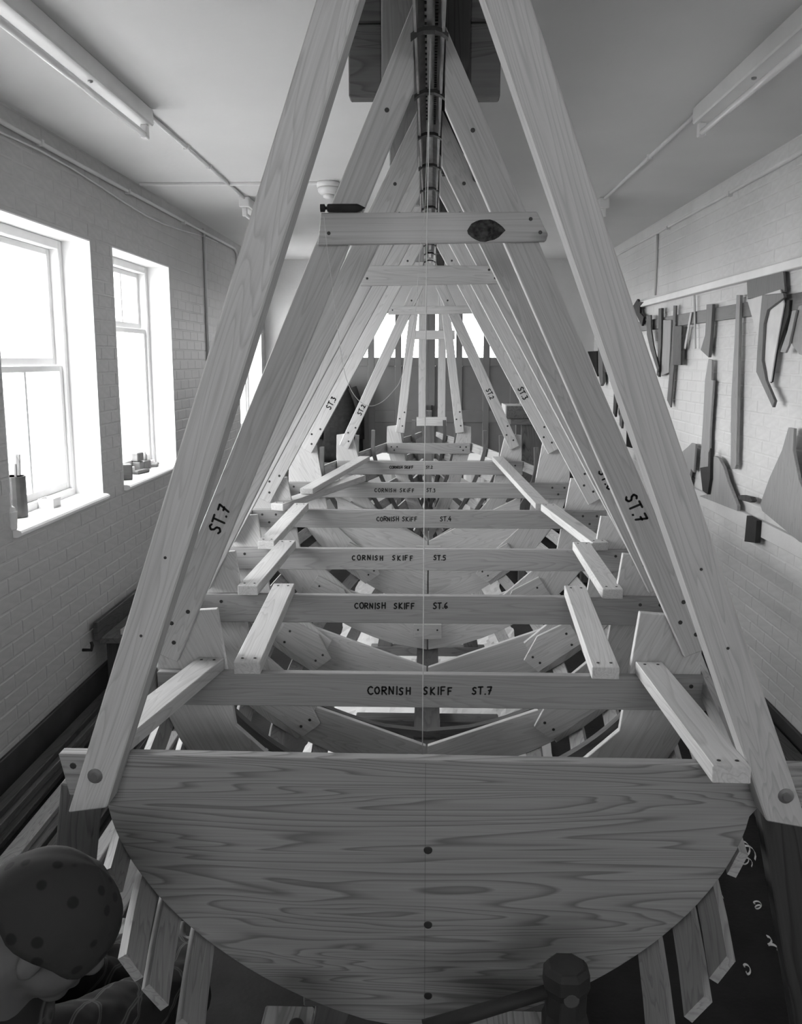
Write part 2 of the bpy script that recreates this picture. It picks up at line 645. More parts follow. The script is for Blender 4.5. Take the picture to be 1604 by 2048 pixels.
def brick_wall(wall, X, sgn, holes, y0, y1):
    me = brick_mesh(sgn)
    allb = []
    z, k = .0, 0
    while z + BH <= ZCEIL - ZC + ZC + .001 - .0:
        if z + BH > ZCEIL: break
        y = y0 - (BL / 2 if k % 2 else 0)
        while y < y1:
            for s0, s1 in brick_spans(max(y, y0) + JT / 2, min(y + BL, y1) - JT / 2, z, holes):
                if s1 - s0 > .03:
                    allb.append(((s0 + s1) / 2, z + BH / 2, s1 - s0, BH - JT))
            y += BL
        z += BH
        k += 1
    vis, rest = [], []
    for b_ in allb:
        px, py = proj((X, b_[0], b_[1]))
        (vis if -20 < px < 1624 and -20 < py < 2068 else rest).append(b_)
    vis.sort(key=lambda q: q[0] ** 2 + (q[1] - ZC) ** 2)
    rest += vis[300:]
    wl_ = wall.location
    for (yc, zc, l, h) in vis[:300]:
        o = bpy.data.objects.new('brick', me)
        C.objects.link(o)
        o.parent = wall
        o.location = Vector((X + sgn * random.uniform(-.0012, .0012), yc, zc)) - wl_
        o.scale = (1, l, h)
        o.rotation_euler = (0, random.uniform(-.006, .006), random.uniform(-.004, .004))
    mb = MB()
    tv = [v.co.copy() for v in me.vertices]
    tf = [tuple(p.vertices) for p in me.polygons]
    for (yc, zc, l, h) in rest:
        mb.add([(X + v.x, yc + v.y * l, zc + v.z * h) for v in tv], tf)
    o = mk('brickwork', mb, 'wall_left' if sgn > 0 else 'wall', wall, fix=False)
    o['kind'] = 'stuff'


brick_wall(wall_left, XL, 1, WIN, 1.5, YB)
brick_wall(wall_right, XR, -1, [], 1.5, YB)

# dark painted foot of the walls
for nm, x0, x1 in (('baseboard_left', XL, XL + .02), ('baseboard_right', XR - .02, XR)):
    struct(mk(nm, MB().box(x0, x1, YN, YB, 0, .20 if 'left' in nm else .10), 'skirt', bevel=.004))

# windows --------------------------------------------------------------
XG = XL - .21


def window(i, a, b_, c, d, bars):
    fw = .055
    mb = MB()
    mb.box(XG - .05, XG + .05, a + .006, a + fw, c, d - .006)
    mb.box(XG - .05, XG + .05, b_ - fw, b_ - .006, c, d - .006)
    mb.box(XG - .05, XG + .05, a + fw, b_ - fw, d - fw, d - .006)
    mb.box(XG - .05, XG + .06, a + fw, b_ - fw, c, c + fw * .8)
    w = struct(mk('window_%d' % i, mb, 'reveal', bevel=.004))
    lo, hi = c + fw * .8, d - fw
    mid = bars['mid']
    for k, (z0, z1, x) in enumerate(((lo, mid, XG + .018), (mid, hi, XG - .018))):
        s = MB()
        y0, y1 = a + fw, b_ - fw
        st = .042
        s.box(x - .016, x + .016, y0, y0 + st, z0, z1)
        s.box(x - .016, x + .016, y1 - st, y1, z0, z1)
        s.box(x - .016, x + .016, y0 + st, y1 - st, z0, z0 + st)
        s.box(x - .016, x + .016, y0 + st, y1 - st, z1 - st * .8, z1)
        so = mk('sash', s, 'reveal', w, bevel=.003)
        ys = [y0 + st] + [y0 + (y1 - y0) * t for t in bars['v'][k]] + [y1 - st]
        for t in ys[1:-1]:
            mk('glazing_bar', MB().box(x - .012, x + .012, t - .012, t + .012, z0 + st, z1 - st * .8), 'reveal', so)
        for p0, p1 in zip(ys[:-1], ys[1:]):
            mk('pane', MB().box(x - .002, x + .002, p0, p1, z0 + st, z1 - st * .8), 'glass', so)
    # bull-nosed window board
    prof = [(XG + .05, c - .03), (XL + .02, c - .03), (XL + .036, c - .02), (XL + .04, c - .008), (XL + .034, c + .002), (XL + .02, c + .006), (XG + .05, c + .006)]
    e0, e1 = a - .0, b_ + .0
    rings = [[(x, y, z) for x, z in prof] for y in (e0 + .002, e1 - .002)]
    mk('window_board', MB().sweep(rings), 'reveal', w)


window(5, *WIN[0], dict(mid=ZC - .03, v=[[.55], []]))
window(1, *WIN[1], dict(mid=ZC - .03, v=[[.55], []]))
window(2, *WIN[2], dict(mid=ZC + .22, v=[[.42], [.66]]))
window(3, *WIN[3], dict(mid=ZC + .22, v=[[.5], [.5]]))

# far doors ------------------------------------------------------------
leafs = [(DX0 + .03, -.010), (-.010, DX1 - .03)]
fr = MB()
fr.box(DX0, DX0 + .03, YB, YB + .12, 0, DZ1)
fr.box(DX1 - .03, DX1, YB, YB + .12, 0, DZ1)
fr.box(DX0, DX1, YB, YB + .12, DZ1 - .03, DZ1)
struct(mk('trim_5', fr, 'door'))
for i, (a, b_) in enumerate(leafs):
    z0, z1 = .02, DZ1 - .035
    st = .075
    mb = MB()
    n = 3
    w = (b_ - a - st * (n + 1)) / n
    for k in range(n + 1):
        x = a + k * (w + st)
        mb.box(x, x + st, YB + .03, YB + .075, z0, z1)
    for za, zb in ((z0, z0 + .16), (ZC - .72, ZC - .58), (PANE_Z[0] - .10, PANE_Z[0]), (PANE_Z[1], z1)):
        for k in range(n):
            x = a + st + k * (w + st)
            mb.box(x, x + w, YB + .032, YB + .073, za, zb, grain=0)
    d = struct(mk('door_%d' % (i + 1), mb, 'door', bevel=.003))
    for k in range(n):
        x = a + st + k * (w + st)
        mk('pane', MB().box(x, x + w, YB + .05, YB + .054, PANE_Z[0], PANE_Z[1]), 'glass', d)
        for za, zb in ((z0 + .16, ZC - .72), (ZC - .58, PANE_Z[0] - .10)):
            mk('panel', MB().box(x, x + w, YB + .046, YB + .060, za, zb, grain=2), 'door', d)
    mk('door_handle', MB().box((b_ - .05) if i == 0 else a + .03, (b_ - .03) if i == 0 else a + .05, YB - .01, YB + .03, ZC - .66, ZC - .52), 'black', d)

# ground and a pale terrace across the yard
struct(mk('ground', MB().box(-40, 40, -30, 50, -.35, -.2), 'pavement'))

# =================================================================== CEILING FITTINGS
def light(X, y0, y1, label):
    t = thing('fluorescent_light', label, 'light', (X, (y0 + y1) / 2, ZCEIL - .14), 'fluorescent lights on the ceiling')
    s = 1 if X < 0 else -1
    mk('housing', MB().box(X - .035, X + .035, y0, y1, ZCEIL - .075, ZCEIL - .001), 'white', t, bevel=.006)
    for y in (y0 + .03, y1 - .03):
        mk('lamp_holder', MB().box(X - .016, X + .016, y - .02, y + .02, ZCEIL - .135, ZCEIL - .075), 'white', t, bevel=.004)
    mk('tube', MB().tube([(X, y0 + .05, ZCEIL - .118), (X, y1 - .05, ZCEIL - .118)], .014, 12), 'tube', t, smooth=True)
    mk('screw_cap', MB().lathe((X - s * .0, (y0 + y1) / 2 + .2, ZCEIL - .075), (0, 0, -1), [(.010, 0), (.010, .006), (.004, .009)], 10), 'steel', t)


light(-1.30, 2.58, 4.39, 'ceiling fluorescent light nearest the transom on the window side')
light(-1.30, 6.62, 8.45, 'ceiling fluorescent light near the far doors on the window side')
light(1.225, 2.62, 4.43, 'ceiling fluorescent light nearest the transom on the template wall side')
light(1.225, 6.74, 8.5, 'ceiling fluorescent light near the far doors on the template wall side')


def conduit(name, pts, r, m, label, clips=None):
    t = tag(mk(name, MB().tube(pts, r, 8), m, smooth=True), label, 'conduit')
    if clips:
        for c in clips:
            mk('clip', MB().frame(c, Vector((0, 1, 0)), Vector((1, 0, 0)), Vector((0, 0, 1)), .012, r * 1.5, r * 1.3), m, t)
    return t


conduit('ceiling_conduit', [(-1.30, 4.39, ZCEIL - .012), (-1.30, 6.62, ZCEIL - .012)], .010, 'white',
        'thin white conduit joining the ceiling lights on the window side', [(-1.30, y, ZCEIL - .012) for y in (5.1, 5.6)])
conduit('ceiling_conduit', [(1.225, 4.43, ZCEIL - .012), (1.225, 6.74, ZCEIL - .012)], .010, 'white',
        'thin white conduit joining the ceiling lights on the template wall side', [(1.225, y, ZCEIL - .012) for y in (5.4,)])
conduit('wall_conduit', [(XL + .016, 2.0, ZC + 1.03), (XL + .016, 5.2, ZC + 1.035), (XL + .016, 9.05, ZC + 1.06), (XL + .016, 9.14, ZC + 1.03), (XL + .016, 9.18, ZC + .95), (XL + .016, 9.18, ZC + .6)],
        .012, 'wall', 'painted conduit running below the ceiling above the windows', [(XL + .014, y, ZC + 1.035) for y in (4.6, 5.9, 7.2)])
wpts = []
for k in range(15):
    y = 2.5 + k * .42
    wpts.append((XL + .01, y, ZC + .93 + .035 * math.sin(y * 1.7) + .008 * y))
conduit('wall_cable', wpts, .005, 'wall', 'painted cable sagging along the wall below the conduit')
p0 = atX(405, 462, XL); p1 = atX(408, 725, XL)
conduit('switch_drop', [(XL + .012, p0.y, p0.z + .02), (XL + .012, p0.y, p1.z)], .012, 'wall', 'painted vertical conduit drop beside the second window')
sw = mk('pull_switch', MB().box(XL, XL + .035, p0.y - .03, p0.y + .03, p1.z - .09, p1.z), 'black', bevel=.006)
tag(sw, 'small dark switch at the foot of the vertical conduit', 'switch')
# right wall
conduit('wall_conduit', [(XR - .014, 2.0, ZC + 1.02), (XR - .014, 10.6, ZC + 1.035)], .011, 'wall', 'painted conduit high on the wall above the hanging templates', [(XR - .014, y, ZC + 1.02) for y in (4.6, 6.0, 7.5)])
conduit('wall_drop', [(XR - .012, 7.85, ZC + 1.02), (XR - .012, 7.85, ZC + .53)], .010, 'wall', 'vertical conduit dropping to the white trunking on the template wall')
tag(mk('wall_trunking', MB().box(XR - .045, XR, 2.0, 10.6, ZC + .455, ZC + .505), 'white', bevel=.004), 'white cable trunking along the wall above the hanging templates', 'trunking')
tag(mk('ceiling_trunking', MB().box(-1.88, -.70, 6.12, 6.16, ZCEIL - .018, ZCEIL), 'white', bevel=.003), 'slim white trunking crossing the ceiling to the smoke detector', 'trunking')
sd = thing('smoke_detector', 'round white smoke detector on the ceiling', 'smoke detector', (-.655, 6.14, ZCEIL - .11))
mk('base', MB().lathe((-.655, 6.14, ZCEIL), (0, 0, -1), [(.07, 0), (.075, .01), (.075, .03), (.06, .034)], 28), 'white', sd, smooth=True)
mk('body', MB().lathe((-.655, 6.14, ZCEIL - .034), (0, 0, -1), [(.066, 0), (.07, .012), (.066, .028), (.05, .044)], 28), 'white', sd, smooth=True)
mk('sensor', MB().lathe((-.655, 6.14, ZCEIL - .078), (0, 0, -1), [(.036, 0), (.034, .018), (.02, .026), (.004, .028)], 20), 'white', sd, smooth=True)

# =================================================================== OVERHEAD RAIL AND HANGERS
ST = {7: 2.5, 6: 3.2, 5: 3.9, 4: 4.6, 3: 5.3, 2: 6.0, 1: 6.7}
rail = thing('overhead_rail', 'long steel rail with dark straps hung over the boat centreline', 'rail', (0, 4.4, ZC + .75))
RZ = ZC + .75
mb = MB()
prof = [(-.036, RZ), (-.030, RZ), (-.026, RZ + .035), (-.012, RZ + .045), (.012, RZ + .045), (.026, RZ + .035), (.030, RZ), (.036, RZ), (.036, RZ + .055), (-.036, RZ + .055)]
mb.sweep([[(x, y, z) for x, z in prof] for y in (1.1, 4.4, 7.6)])
mk('channel', mb, 'galv', rail)
mk('slot_bar', MB().box(-.006, .006, 1.1, 7.6, RZ + .018, RZ + .045), 'steel', rail)
for k in range(12):
    y = 1.79 + k * .5
    pts = [(-.044, RZ - .012), (-.030, RZ - .002), (-.014, RZ + .004), (.014, RZ + .004), (.030, RZ - .002), (.044, RZ - .012), (.044, RZ - .002), (.030, RZ + .008), (.014, RZ + .014), (-.014, RZ + .014), (-.030, RZ + .008), (-.044, RZ - .002)]
    mk('strap', MB().sweep([[(x, yy, z) for x, z in pts] for yy in (y - .014, y + .014)]), 'strap', rail)
tk = MB()
for k in range(60):
    y = 1.95 + k * .022
    tk.box(.013, .020, y, y + .009, RZ + .0325, RZ + .0355)
    if k % 2 == 0:
        tk.box(-.012, -.007, y, y + .012, RZ + .0425, RZ + .0455)
o = mk('slots', tk, 'strap', rail)
o['kind'] = 'stuff'
tag(mk('ceiling_joist', MB().box(-.035, .035, 1.0, 7.75, RZ + .056, ZCEIL), 'darkwood'), 'long dark timber joist under the ceiling carrying the steel rail', 'joist')

hg = thing('hanger_block', 'wide dark timber block hanging from the ceiling behind the ST.7 legs', 'block', (0, 2.57, ZC + .68))
for x0, x1, zb in ((-.212, -.125, .682), (.105, .185, .679)):
    for k, (za, zb_) in enumerate(((zb, .86), (.864, ZCEIL - ZC))):
        mk('plank', MB().box(x0, x1, 2.545, 2.60, ZC + za, ZC + zb_, grain=0), 'oldwood', hg, bevel=.004)
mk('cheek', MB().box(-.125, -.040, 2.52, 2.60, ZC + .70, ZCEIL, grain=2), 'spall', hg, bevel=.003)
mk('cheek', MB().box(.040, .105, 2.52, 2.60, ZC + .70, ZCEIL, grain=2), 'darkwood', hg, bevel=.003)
for Y, xa, zb in ((3.22, .135, .645), (3.92, .12, .63), (4.62, .12, .63), (5.32, .12, .62), (6.02, .11, .62), (6.72, .11, .62)):
    h = thing('hanger_block', 'pair of short timber cheeks hanging from the joist at the station %s legs' % {6: 'six', 5: 'five', 4: 'four', 3: 'three', 2: 'two', 1: 'one'}[round(7 - (Y - 2.5) / .7)], 'block', (0, Y + .03, ZC + zb))
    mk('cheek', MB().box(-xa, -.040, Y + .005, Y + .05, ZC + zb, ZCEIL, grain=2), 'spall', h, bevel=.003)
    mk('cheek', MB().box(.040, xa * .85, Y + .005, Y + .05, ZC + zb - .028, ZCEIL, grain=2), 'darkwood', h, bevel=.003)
tag(mk('hanger_strut', MB().beam((.10, 3.05, ZC + .86), (.172, 3.15, ZC + .585), .055, .04), 'darkwood', bevel=.004), 'short dark timber strut hanging beside the ST.6 legs', 'strut')

# =================================================================== HULL SHAPE
HY = [1.1, 1.82, 2.5, 3.2, 3.9, 4.6, 5.3, 6.0, 6.7, 7.25, 7.5]
HB = [.51, .690, .775, .870, .920, .895, .820, .610, .310, .07, .02]
HS = [-.945, -.930, -.875, -.83, -.805, -.75, -.703, -.655, -.60, -.56, -.54]
HK = [-1.53, -1.53, -1.535, -1.53, -1.52, -1.50, -1.47, -1.42, -1.34, -1.20, -1.05]
HA = [1.8, 1.8, 1.9, 2.0, 2.0, 1.9, 1.7, 1.5, 1.3, 1.1, 1.1]
HQ = [1.55, 1.55, 1.65, 1.7, 1.7, 1.6, 1.45, 1.3, 1.15, 1.0, 1.0]


def itp(T, y):
    n = len(HY)
    if y <= HY[0]: return T[0] + (y - HY[0]) * (T[1] - T[0]) / (HY[1] - HY[0])
    for i in range(n - 1):
        if y <= HY[i + 1] or i == n - 2:
            h = HY[i + 1] - HY[i]
            t = (y - HY[i]) / h
            def sl(k):
                if k <= 0: return (T[1] - T[0]) / (HY[1] - HY[0])
                if k >= n - 1: return (T[-1] - T[-2]) / (HY[-1] - HY[-2])
                return (T[k + 1] - T[k - 1]) / (HY[k + 1] - HY[k - 1])
            m0, m1 = sl(i) * h, sl(i + 1) * h
            return (2 * t ** 3 - 3 * t * t + 1) * T[i] + (t ** 3 - 2 * t * t + t) * m0 + (-2 * t ** 3 + 3 * t * t) * T[i + 1] + (t ** 3 - t * t) * m1


def hull(y, s):
    """half breadth and height (world) at station y; s 0 sheer .. 1 keel"""
    B, zs, zk, a, q = (itp(T, y) for T in (HB, HS, HK, HA, HQ))
    if s < 0:
        return B + s * .02, ZC + zs - s * (zs - zk) * 1.0
    return B * max(0, 1 - s ** a) ** (1 / q), ZC + zs - s * (zs - zk)


def hull_n(y, s):
    x0, z0 = hull(y, max(s - .01, -.3)); x1, z1 = hull(y, min(s + .01, .999))
    t = Vector((x1 - x0, 0, z1 - z0)).normalized()
    return t, Vector((-t.z, 0, t.x))      # tangent (down the side), outward normal for the +x side


# =================================================================== STATION MOULDS
TH = .030
SPALL = {7: (-.767, .790, -.875, .098), 6: (-.861, .874, -.83, .102), 5: (-.916, .926, -.805, .094), 4: (-.895, .899, -.75, .092),
         3: (-.836, .836, -.703, .09), 2: (-.602, .615, -.655, .088), 1: (-.304, .301, -.60, .076)}
HEAD = {7: .165, 6: .14, 5: .13, 4: .15, 3: .27, 2: .17, 1: .12}       # how far the side boards rise above the spall
LEG = {7: ((-.745, -.828), (-.052, .757), (.755, -.800), (.052, .705)),
       6: ((-.818, -.795), (-.050, .70), (.82, -.795), (.050, .70)),
       5: ((-.875, -.765), (-.055, .71), (.88, -.765), (.055, .71)),
       4: ((-.84, -.70), (-.055, .70), (.84, -.70), (.055, .70)),
       3: ((-.712, -.517), (-.055, .668), (.72, -.517), (.055, .668)),
       2: ((-.557, -.565), (-.055, .50), (.56, -.565), (.055, .50)),
       1: ((-.211, -.522), (-.065, .75), (.225, -.522), (.065, .75))}
ZV = {7: -1.43, 6: -1.42, 5: -1.356, 4: -1.33, 3: -1.06, 2: -1.20, 1: -1.12}
LW = {7: .082, 6: .080, 5: .078, 4: .078, 3: .072, 2: .066, 1: .062}
LAB = {7: 'widest-lettered pine mould frame marked ST.7 just ahead of the transom'}


def mirror(pts, s): return [(p[0] * s, p[1], p[2]) for p in pts]


NW_ = {8: 'transom', 7: 'seven', 6: 'six', 5: 'five', 4: 'four', 3: 'three', 2: 'two', 1: 'one'}
for k in range(7, 0, -1):
    Y = ST[k]
    xa, xb, zs, hh = SPALL[k]
    zs += ZC
    t = thing('station_mould', {7: 'pine mould frame lettered for station seven, next to the transom', 6: 'pine mould frame lettered for station six', 5: 'pine mould frame lettered for station five, with a collar tie between its legs', 4: 'pine mould frame lettered for station four', 3: 'pine mould frame lettered for station three with wide side boards', 2: 'pine mould frame lettered for station two with a small collar tie', 1: 'narrow unlettered pine mould frame at the bow, next to the stem'}[k], 'boat mould', (0, Y, ZC + HK[HY.index(Y)]), 'station moulds of the boat')
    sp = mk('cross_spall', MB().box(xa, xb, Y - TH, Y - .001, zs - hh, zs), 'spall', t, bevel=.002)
    yf = Y - TH
    # lettering
    T0 = {7: (735, 1388, 'CORNISH  SKIFF', 944, 'ST.7', .022), 6: (709, 1217, 'CORNISH  SKIFF', 866, 'ST.6', .021), 5: (704, 1120, 'CORNISH  SKIFF', 867, 'ST.5', .021),
          4: (753, 1042, 'CORNISH SKiFF', 880, 'ST.4', .022), 3: (749, 984, 'CORNISH SKiFF', 853, 'ST.3', .021), 2: (779, 937, 'CORNISH SKiFF', 852, 'ST.2', .017), 1: (800, 899, '', 852, '', .016)}[k]
    if T0[2]:
        W = {7: 905, 6: 829, 5: 827, 4: 834, 3: 829, 2: 826}[k]
        p = atY(T0[0], T0[1], yf); q = atY(W, T0[1], yf); r = atY(T0[3], T0[1], yf)
        adv = sum(ADV.get(c, .78) for c in T0[2][:-1]) + .55
        lettering(sp, T0[2], p, (1, 0, 0), (0, 0, 1), T0[5], .0046, space=(q.x - p.x) / (adv * T0[5]))
        lettering(sp, T0[4], r, (1, 0, 0), (0, 0, 1), T0[5], .0046)
    for s, xe in ((-1, xa), (1, xb)):
        # side board
        top = -HEAD[k] / (itp(HS, Y) - itp(HK, Y))
        out = [hull(Y, top + (.80 - top) * i / 11) for i in range(12)]
        wid = {1: .085, 2: .10, 3: .14}.get(k, .165)
        tn0, n0 = hull_n(Y, .02); tn1, n1 = hull_n(Y, .42); tn2, n2 = hull_n(Y, .80)
        inn = [(out[-1][0] - n2.x * wid, out[-1][1] - n2.z * wid), (hull(Y, .40)[0] - n1.x * wid, hull(Y, .40)[1] - n1.z * wid), (out[0][0] - wid * 1.05, out[0][1] + .012)]
        inn = [(max(x, .015), z) for x, z in inn]
        poly = [(s * x, Y, z) for x, z in out + inn]
        sb = mk('side_board', MB().prism(poly, (0, .022, 0), (s * (out[0][0] - out[-1][0]), 0, out[0][1] - out[-1][1])), 'pine', t, bevel=.0015)
        # floor board
        xe2, ze2 = hull(Y, .66)
        bot = [hull(Y, 1 - .34 * i / 8) for i in range(9)]
        zk = itp(HK, Y)
        slope = .36 if k > 3 else {3: .5, 2: .6, 1: .8}[k]
        xt = .66 * itp(HB, Y) if k > 2 else .5 * itp(HB, Y)
        topo = [(xt, ZC + ZV[k] + slope * xt), (0.004, ZC + ZV[k])]
        poly = [(s * max(x, .004), Y + .0225, z) for x, z in bot + topo]
        mk('floor_board', MB().prism(poly, (0, .022, 0), (s, 0, .3)), 'pine', t, bevel=.0015)
        # gusset at the bilge joint (aft face)
        gx, gz = hull(Y, .72)
        tg, ng = hull_n(Y, .68)
        c0 = Vector((gx - ng.x * .085, 0, gz - ng.z * .085))
        u_ = tg; v_ = ng
        gp = [c0 - u_ * .13 - v_ * .06, c0 - u_ * .12 + v_ * .055, c0 + u_ * .11 + v_ * .05, c0 + u_ * .13 - v_ * .03, c0 + u_ * .02 - v_ * .085]
        if k > 2:
            gu = mk('gusset', MB().prism([(s * p.x, Y - .0005, p.z) for p in gp], (0, -.016, 0), (s, 0, .6)), 'pine', t, bevel=.0012)
            for a_, b__ in ((-.09, -.02), (-.08, .035), (.08, .02), (.09, -.02)):
                q = c0 + u_ * a_ + v_ * b__
                screw(gu, (s * q.x, Y - .0165, q.z), .9)
        # leg
        (bx, bz), (tx, tz) = LEG[k][0 if s < 0 else 2], LEG[k][1 if s < 0 else 3]
        d = Vector((tx - bx, 0, tz - bz)).normalized()
        nn = Vector((d.z, 0, -d.x)) * (LW[k] / 2)
        P0 = Vector((bx, Y - .001, ZC + bz))
        def cut(e):
            q_ = P0 + nn * e
            return q_ + d * ((s * .040 - q_.x) / d.x)
        lg = mk('leg', MB().prism([P0 - nn, P0 + nn, cut(1), cut(-1)], (0, -.032, 0), d), 'pine', t, bevel=.002)
        for a_, b__ in ((.05, .012), (.10, -.014), (.15, .016)):
            n_ = Vector((d.z, 0, -d.x))
            q = Vector((bx, 0, ZC + bz)) + d * a_ + n_ * b__
            screw(lg, (q.x, Y - .033, q.z))
        q = Vector((tx, 0, ZC + tz)) - d * .14
        screw(lg, (q.x, Y - .033, q.z))
        # screws in the spall ends
        for a_, b__ in ((.05, .026), (.12, .026), (.085, hh - .026)):
            screw(sp, (xe - s * a_ if k > 1 else xe - s * a_ * .6, yf, zs - b__), 1.0)
        # marker on the legs
        if k in (7, 3, 2) or (k == 6 and s > 0):
            wh = {7: ((424, 1028), (1290, 1012)), 3: ((655, 800), (1052, 785)), 2: ((716, 815), (983, 788)), 6: ((0, 0), (1222, 957))}[k][0 if s < 0 else 1]
            q = atY(wh[0], wh[1], Y - .033)
            hgt = {7: .032, 6: .03, 3: .03, 2: .028}[k]
            u__ = Vector((d.x, 0, d.z)) if s < 0 else Vector((-d.x, 0, -d.z))
            vv = Vector((-u__.z, 0, u__.x))
            # keep the mark on the leg axis
            ax = Vector((bx, Y - .033, ZC + bz)); al = (q - ax).dot(d)
            cen = ax + d * al
            lettering(lg, 'ST.%d' % k, cen - u__ * hgt * 1.4 - vv * hgt * .5, u__, vv, hgt, .006)
    # centre cleat that carries the floor boards on the hog
    zv = ZC + ZV[k]
    ct = zv - .02
    cl = mk('cleat', MB().box(-.072, .072, Y - .022, Y - .001, max(zv - .10, ZC + itp(HK, Y) + .004), ct), 'pine', t, bevel=.0015)
    for s in (-1, 1):
        screw(cl, (s * .05, Y - .022, ct - .03), .8)
    # collar ties
    if k in (7, 5, 2):
        x0, x1, z0, z1 = {7: (-.288, .306, .298, .374), 5: (-.284, .288, .304, .38), 2: (-.265, .318, .288, .338)}[k]
        yt = Y - .033
        ti = mk('collar_tie', MB().prism([(x0, yt, ZC + z0 - .004), (x1 - .005, yt, ZC + z0 + .003), (x1, yt, ZC + z0 + .02), (x1 - .03, yt, ZC + z1), (x0 + .01, yt, ZC + z1)], (0, -.024, 0), (1, 0, 0)), 'pine', t, bevel=.002)
        yq = yt - .024
        for x in (x0 + .03, x1 - .02):
            screw(ti, (x, yq, ZC + z0 + .025), .8)
        screw(ti, (x1 - .045, yq, ZC + z1 - .018), .8)
        if k == 7:
            kp = atY(970, 461, yq)
            ring = []
            for i in range(20):
                a = 2 * math.pi * i / 20
                rx = .041 * (1 + .25 * max(0, math.cos(a)) ** 8 + .12 * max(0, -math.cos(a)) ** 8)
                ring.append((kp.x + rx * math.cos(a) * (1 + random.uniform(-.04, .04)), yq, kp.z + .028 * math.sin(a) * (1 + random.uniform(-.05, .05))))
            mk('knot', MB().prism(ring, (0, -.0012, 0)), 'knot', ti)
    if k == 7:
        pass

# =================================================================== TRANSOM
t = thing('transom', 'broad wooden transom board with wide ears and dark plugs down its centre', 'transom', (0, 1.85, ZC - 1.53))
TY = 1.82
RK = .10                       # rake: the foot lies further forward


def ty(z): return TY + (ZC - .83 - z) * RK


pts = []
for s in [i / 22 for i in range(23)]:
    x, z = hull(1.82, s)
    pts.append((x * 1.0, z))
right = [(.83, ZC - .838), (.83, ZC - .930), (.705, ZC - .934)] + pts[1:]
left = [(-.785, ZC - .830), (-.770, ZC - .930), (-.685, ZC - .926)] + [(-x, z) for x, z in pts[1:-1]]
poly = right + left[::-1]
mb = MB()
n = len(poly)
vs = [(x, ty(z), z) for x, z in poly] + [(x, ty(z) + .032, z) for x, z in poly]
gs = [(x * 1.0 + 3.1, z * 1.0, (0 if i < n else .03)) for i, (x, z) in enumerate(poly + poly)]
mb.add(vs, [tuple(range(n)), tuple(range(2 * n - 1, n - 1, -1))] + [(i, i + n, (i + 1) % n + n, (i + 1) % n) for i in range(n)], gs)
tb = mk('board', mb, 'larch', t, bevel=.002)
for py in (1701, 1861, 2016):
    p = atY(856, py, 1.84)
    z = p.z
    mk('plug', MB().lathe((p.x, ty(z) + .001, z), (0, -1, 0), [(.0095, 0), (.0095, .0016), (.007, .0025)], 14), 'screw', t)
for x, z in ((-.755, -.858),):
    screw(tb, (x, ty(ZC + z), ZC + z), 1.2)
mk('centre_line', MB().beam((0, ty(ZC - .84) - .0003, ZC - .84), (0, ty(ZC - 1.5) - .0003, ZC - 1.5), .0008, .0008), 'oldwood', t)
for s, (bx, bz), (tx, tz), w in ((-1, (-.696, -.905), (-.060, .93), .073), (1, (.730, -.915), (.052, .86), .075)):
    d = Vector((tx - bx, 0, tz - bz)).normalized()
    nn = Vector((d.z, 0, -d.x)) * (w / 2)
    P0 = Vector((bx, 1.753, ZC + bz)); P1 = Vector((tx, 1.753, ZC + tz))
    def foot(e, zz):
        q_ = P0 + nn * e
        return q_ + d * ((zz - q_.z) / d.z)
    za, zb = (ZC - .930, ZC - .918) if s < 0 else (ZC - .925, ZC - .940)
    lg = mk('leg', MB().prism([foot(-1, za), foot(1, zb), P1 + nn, P1 - nn], (0, .066, 0), d), 'pine', t, bevel=.003)
    q = atY(190, 1552, 1.752) if s < 0 else atY(1572, 1592, 1.752)
    mk('bolt', MB().lathe((q.x, 1.754, q.z), (0, -1, 0), [(.016, 0), (.016, .003), (.009, .004), (.008, .010)], 14), 'steel', lg)
    for a_ in (.38, .55):
        p = Vector((bx, 1.753, ZC + bz)) + d * a_
        screw(lg, p, .5)

# =================================================================== BRACES ALONG THE SPALL TOPS
BR = [(-.672, 1.826, -.83, -.615, 2.49, -.875, 8, 'window'), (.606, 1.72, -.83, .625, 2.49, -.875, 8, 'template wall'),
      (-.505, 2.45, -.875, -.515, 3.19, -.83, 7, 'window'), (.495, 2.44, -.875, .525, 3.19, -.83, 7, 'template wall'),
      (-.640, 3.15, -.83, -.605, 3.86, -.805, 6, 'window'), (.650, 3.14, -.83, .655, 3.86, -.805, 6, 'template wall'),
      (-.695, 3.83, -.805, -.64, 4.55, -.75, 5, 'window'), (.735, 3.85, -.805, .60, 4.56, -.75, 5, 'template wall'),
      (-.76, 4.52, -.75, -.40, 5.33, -.703, 4, 'window')]
for (xa, ya, za, xb, yb, zb, k, side) in BR:
    th = .036
    a, b_ = Vector((xa, ya, ZC + za + th / 2 + .002)), Vector((xb, yb, ZC + zb + th / 2 + .002))
    lab = 'short pine brace laid from the transom to the station seven bar, %s side' % side if k == 8 else 'short pine brace laid between the station %s and station %s bars, %s side' % (NW_[k], NW_[k - 1], side)
    w = .075 if k > 6 else .072
    o = tag(mk('brace', MB().beam(a, b_, w, th, (0, 0, 1)), 'pine', bevel=.002), lab, 'brace', 'braces laid across the mould bars')
    u = (b_ - a).normalized()
    for p in (a + u * .03, b_ - u * .03):
        for e in (-.018, .018):
            so = screw(o, Vector((p.x + e, p.y, p.z + th / 2 + .0004)), .7)
            so.rotation_euler = (R(-90), 0, 0)
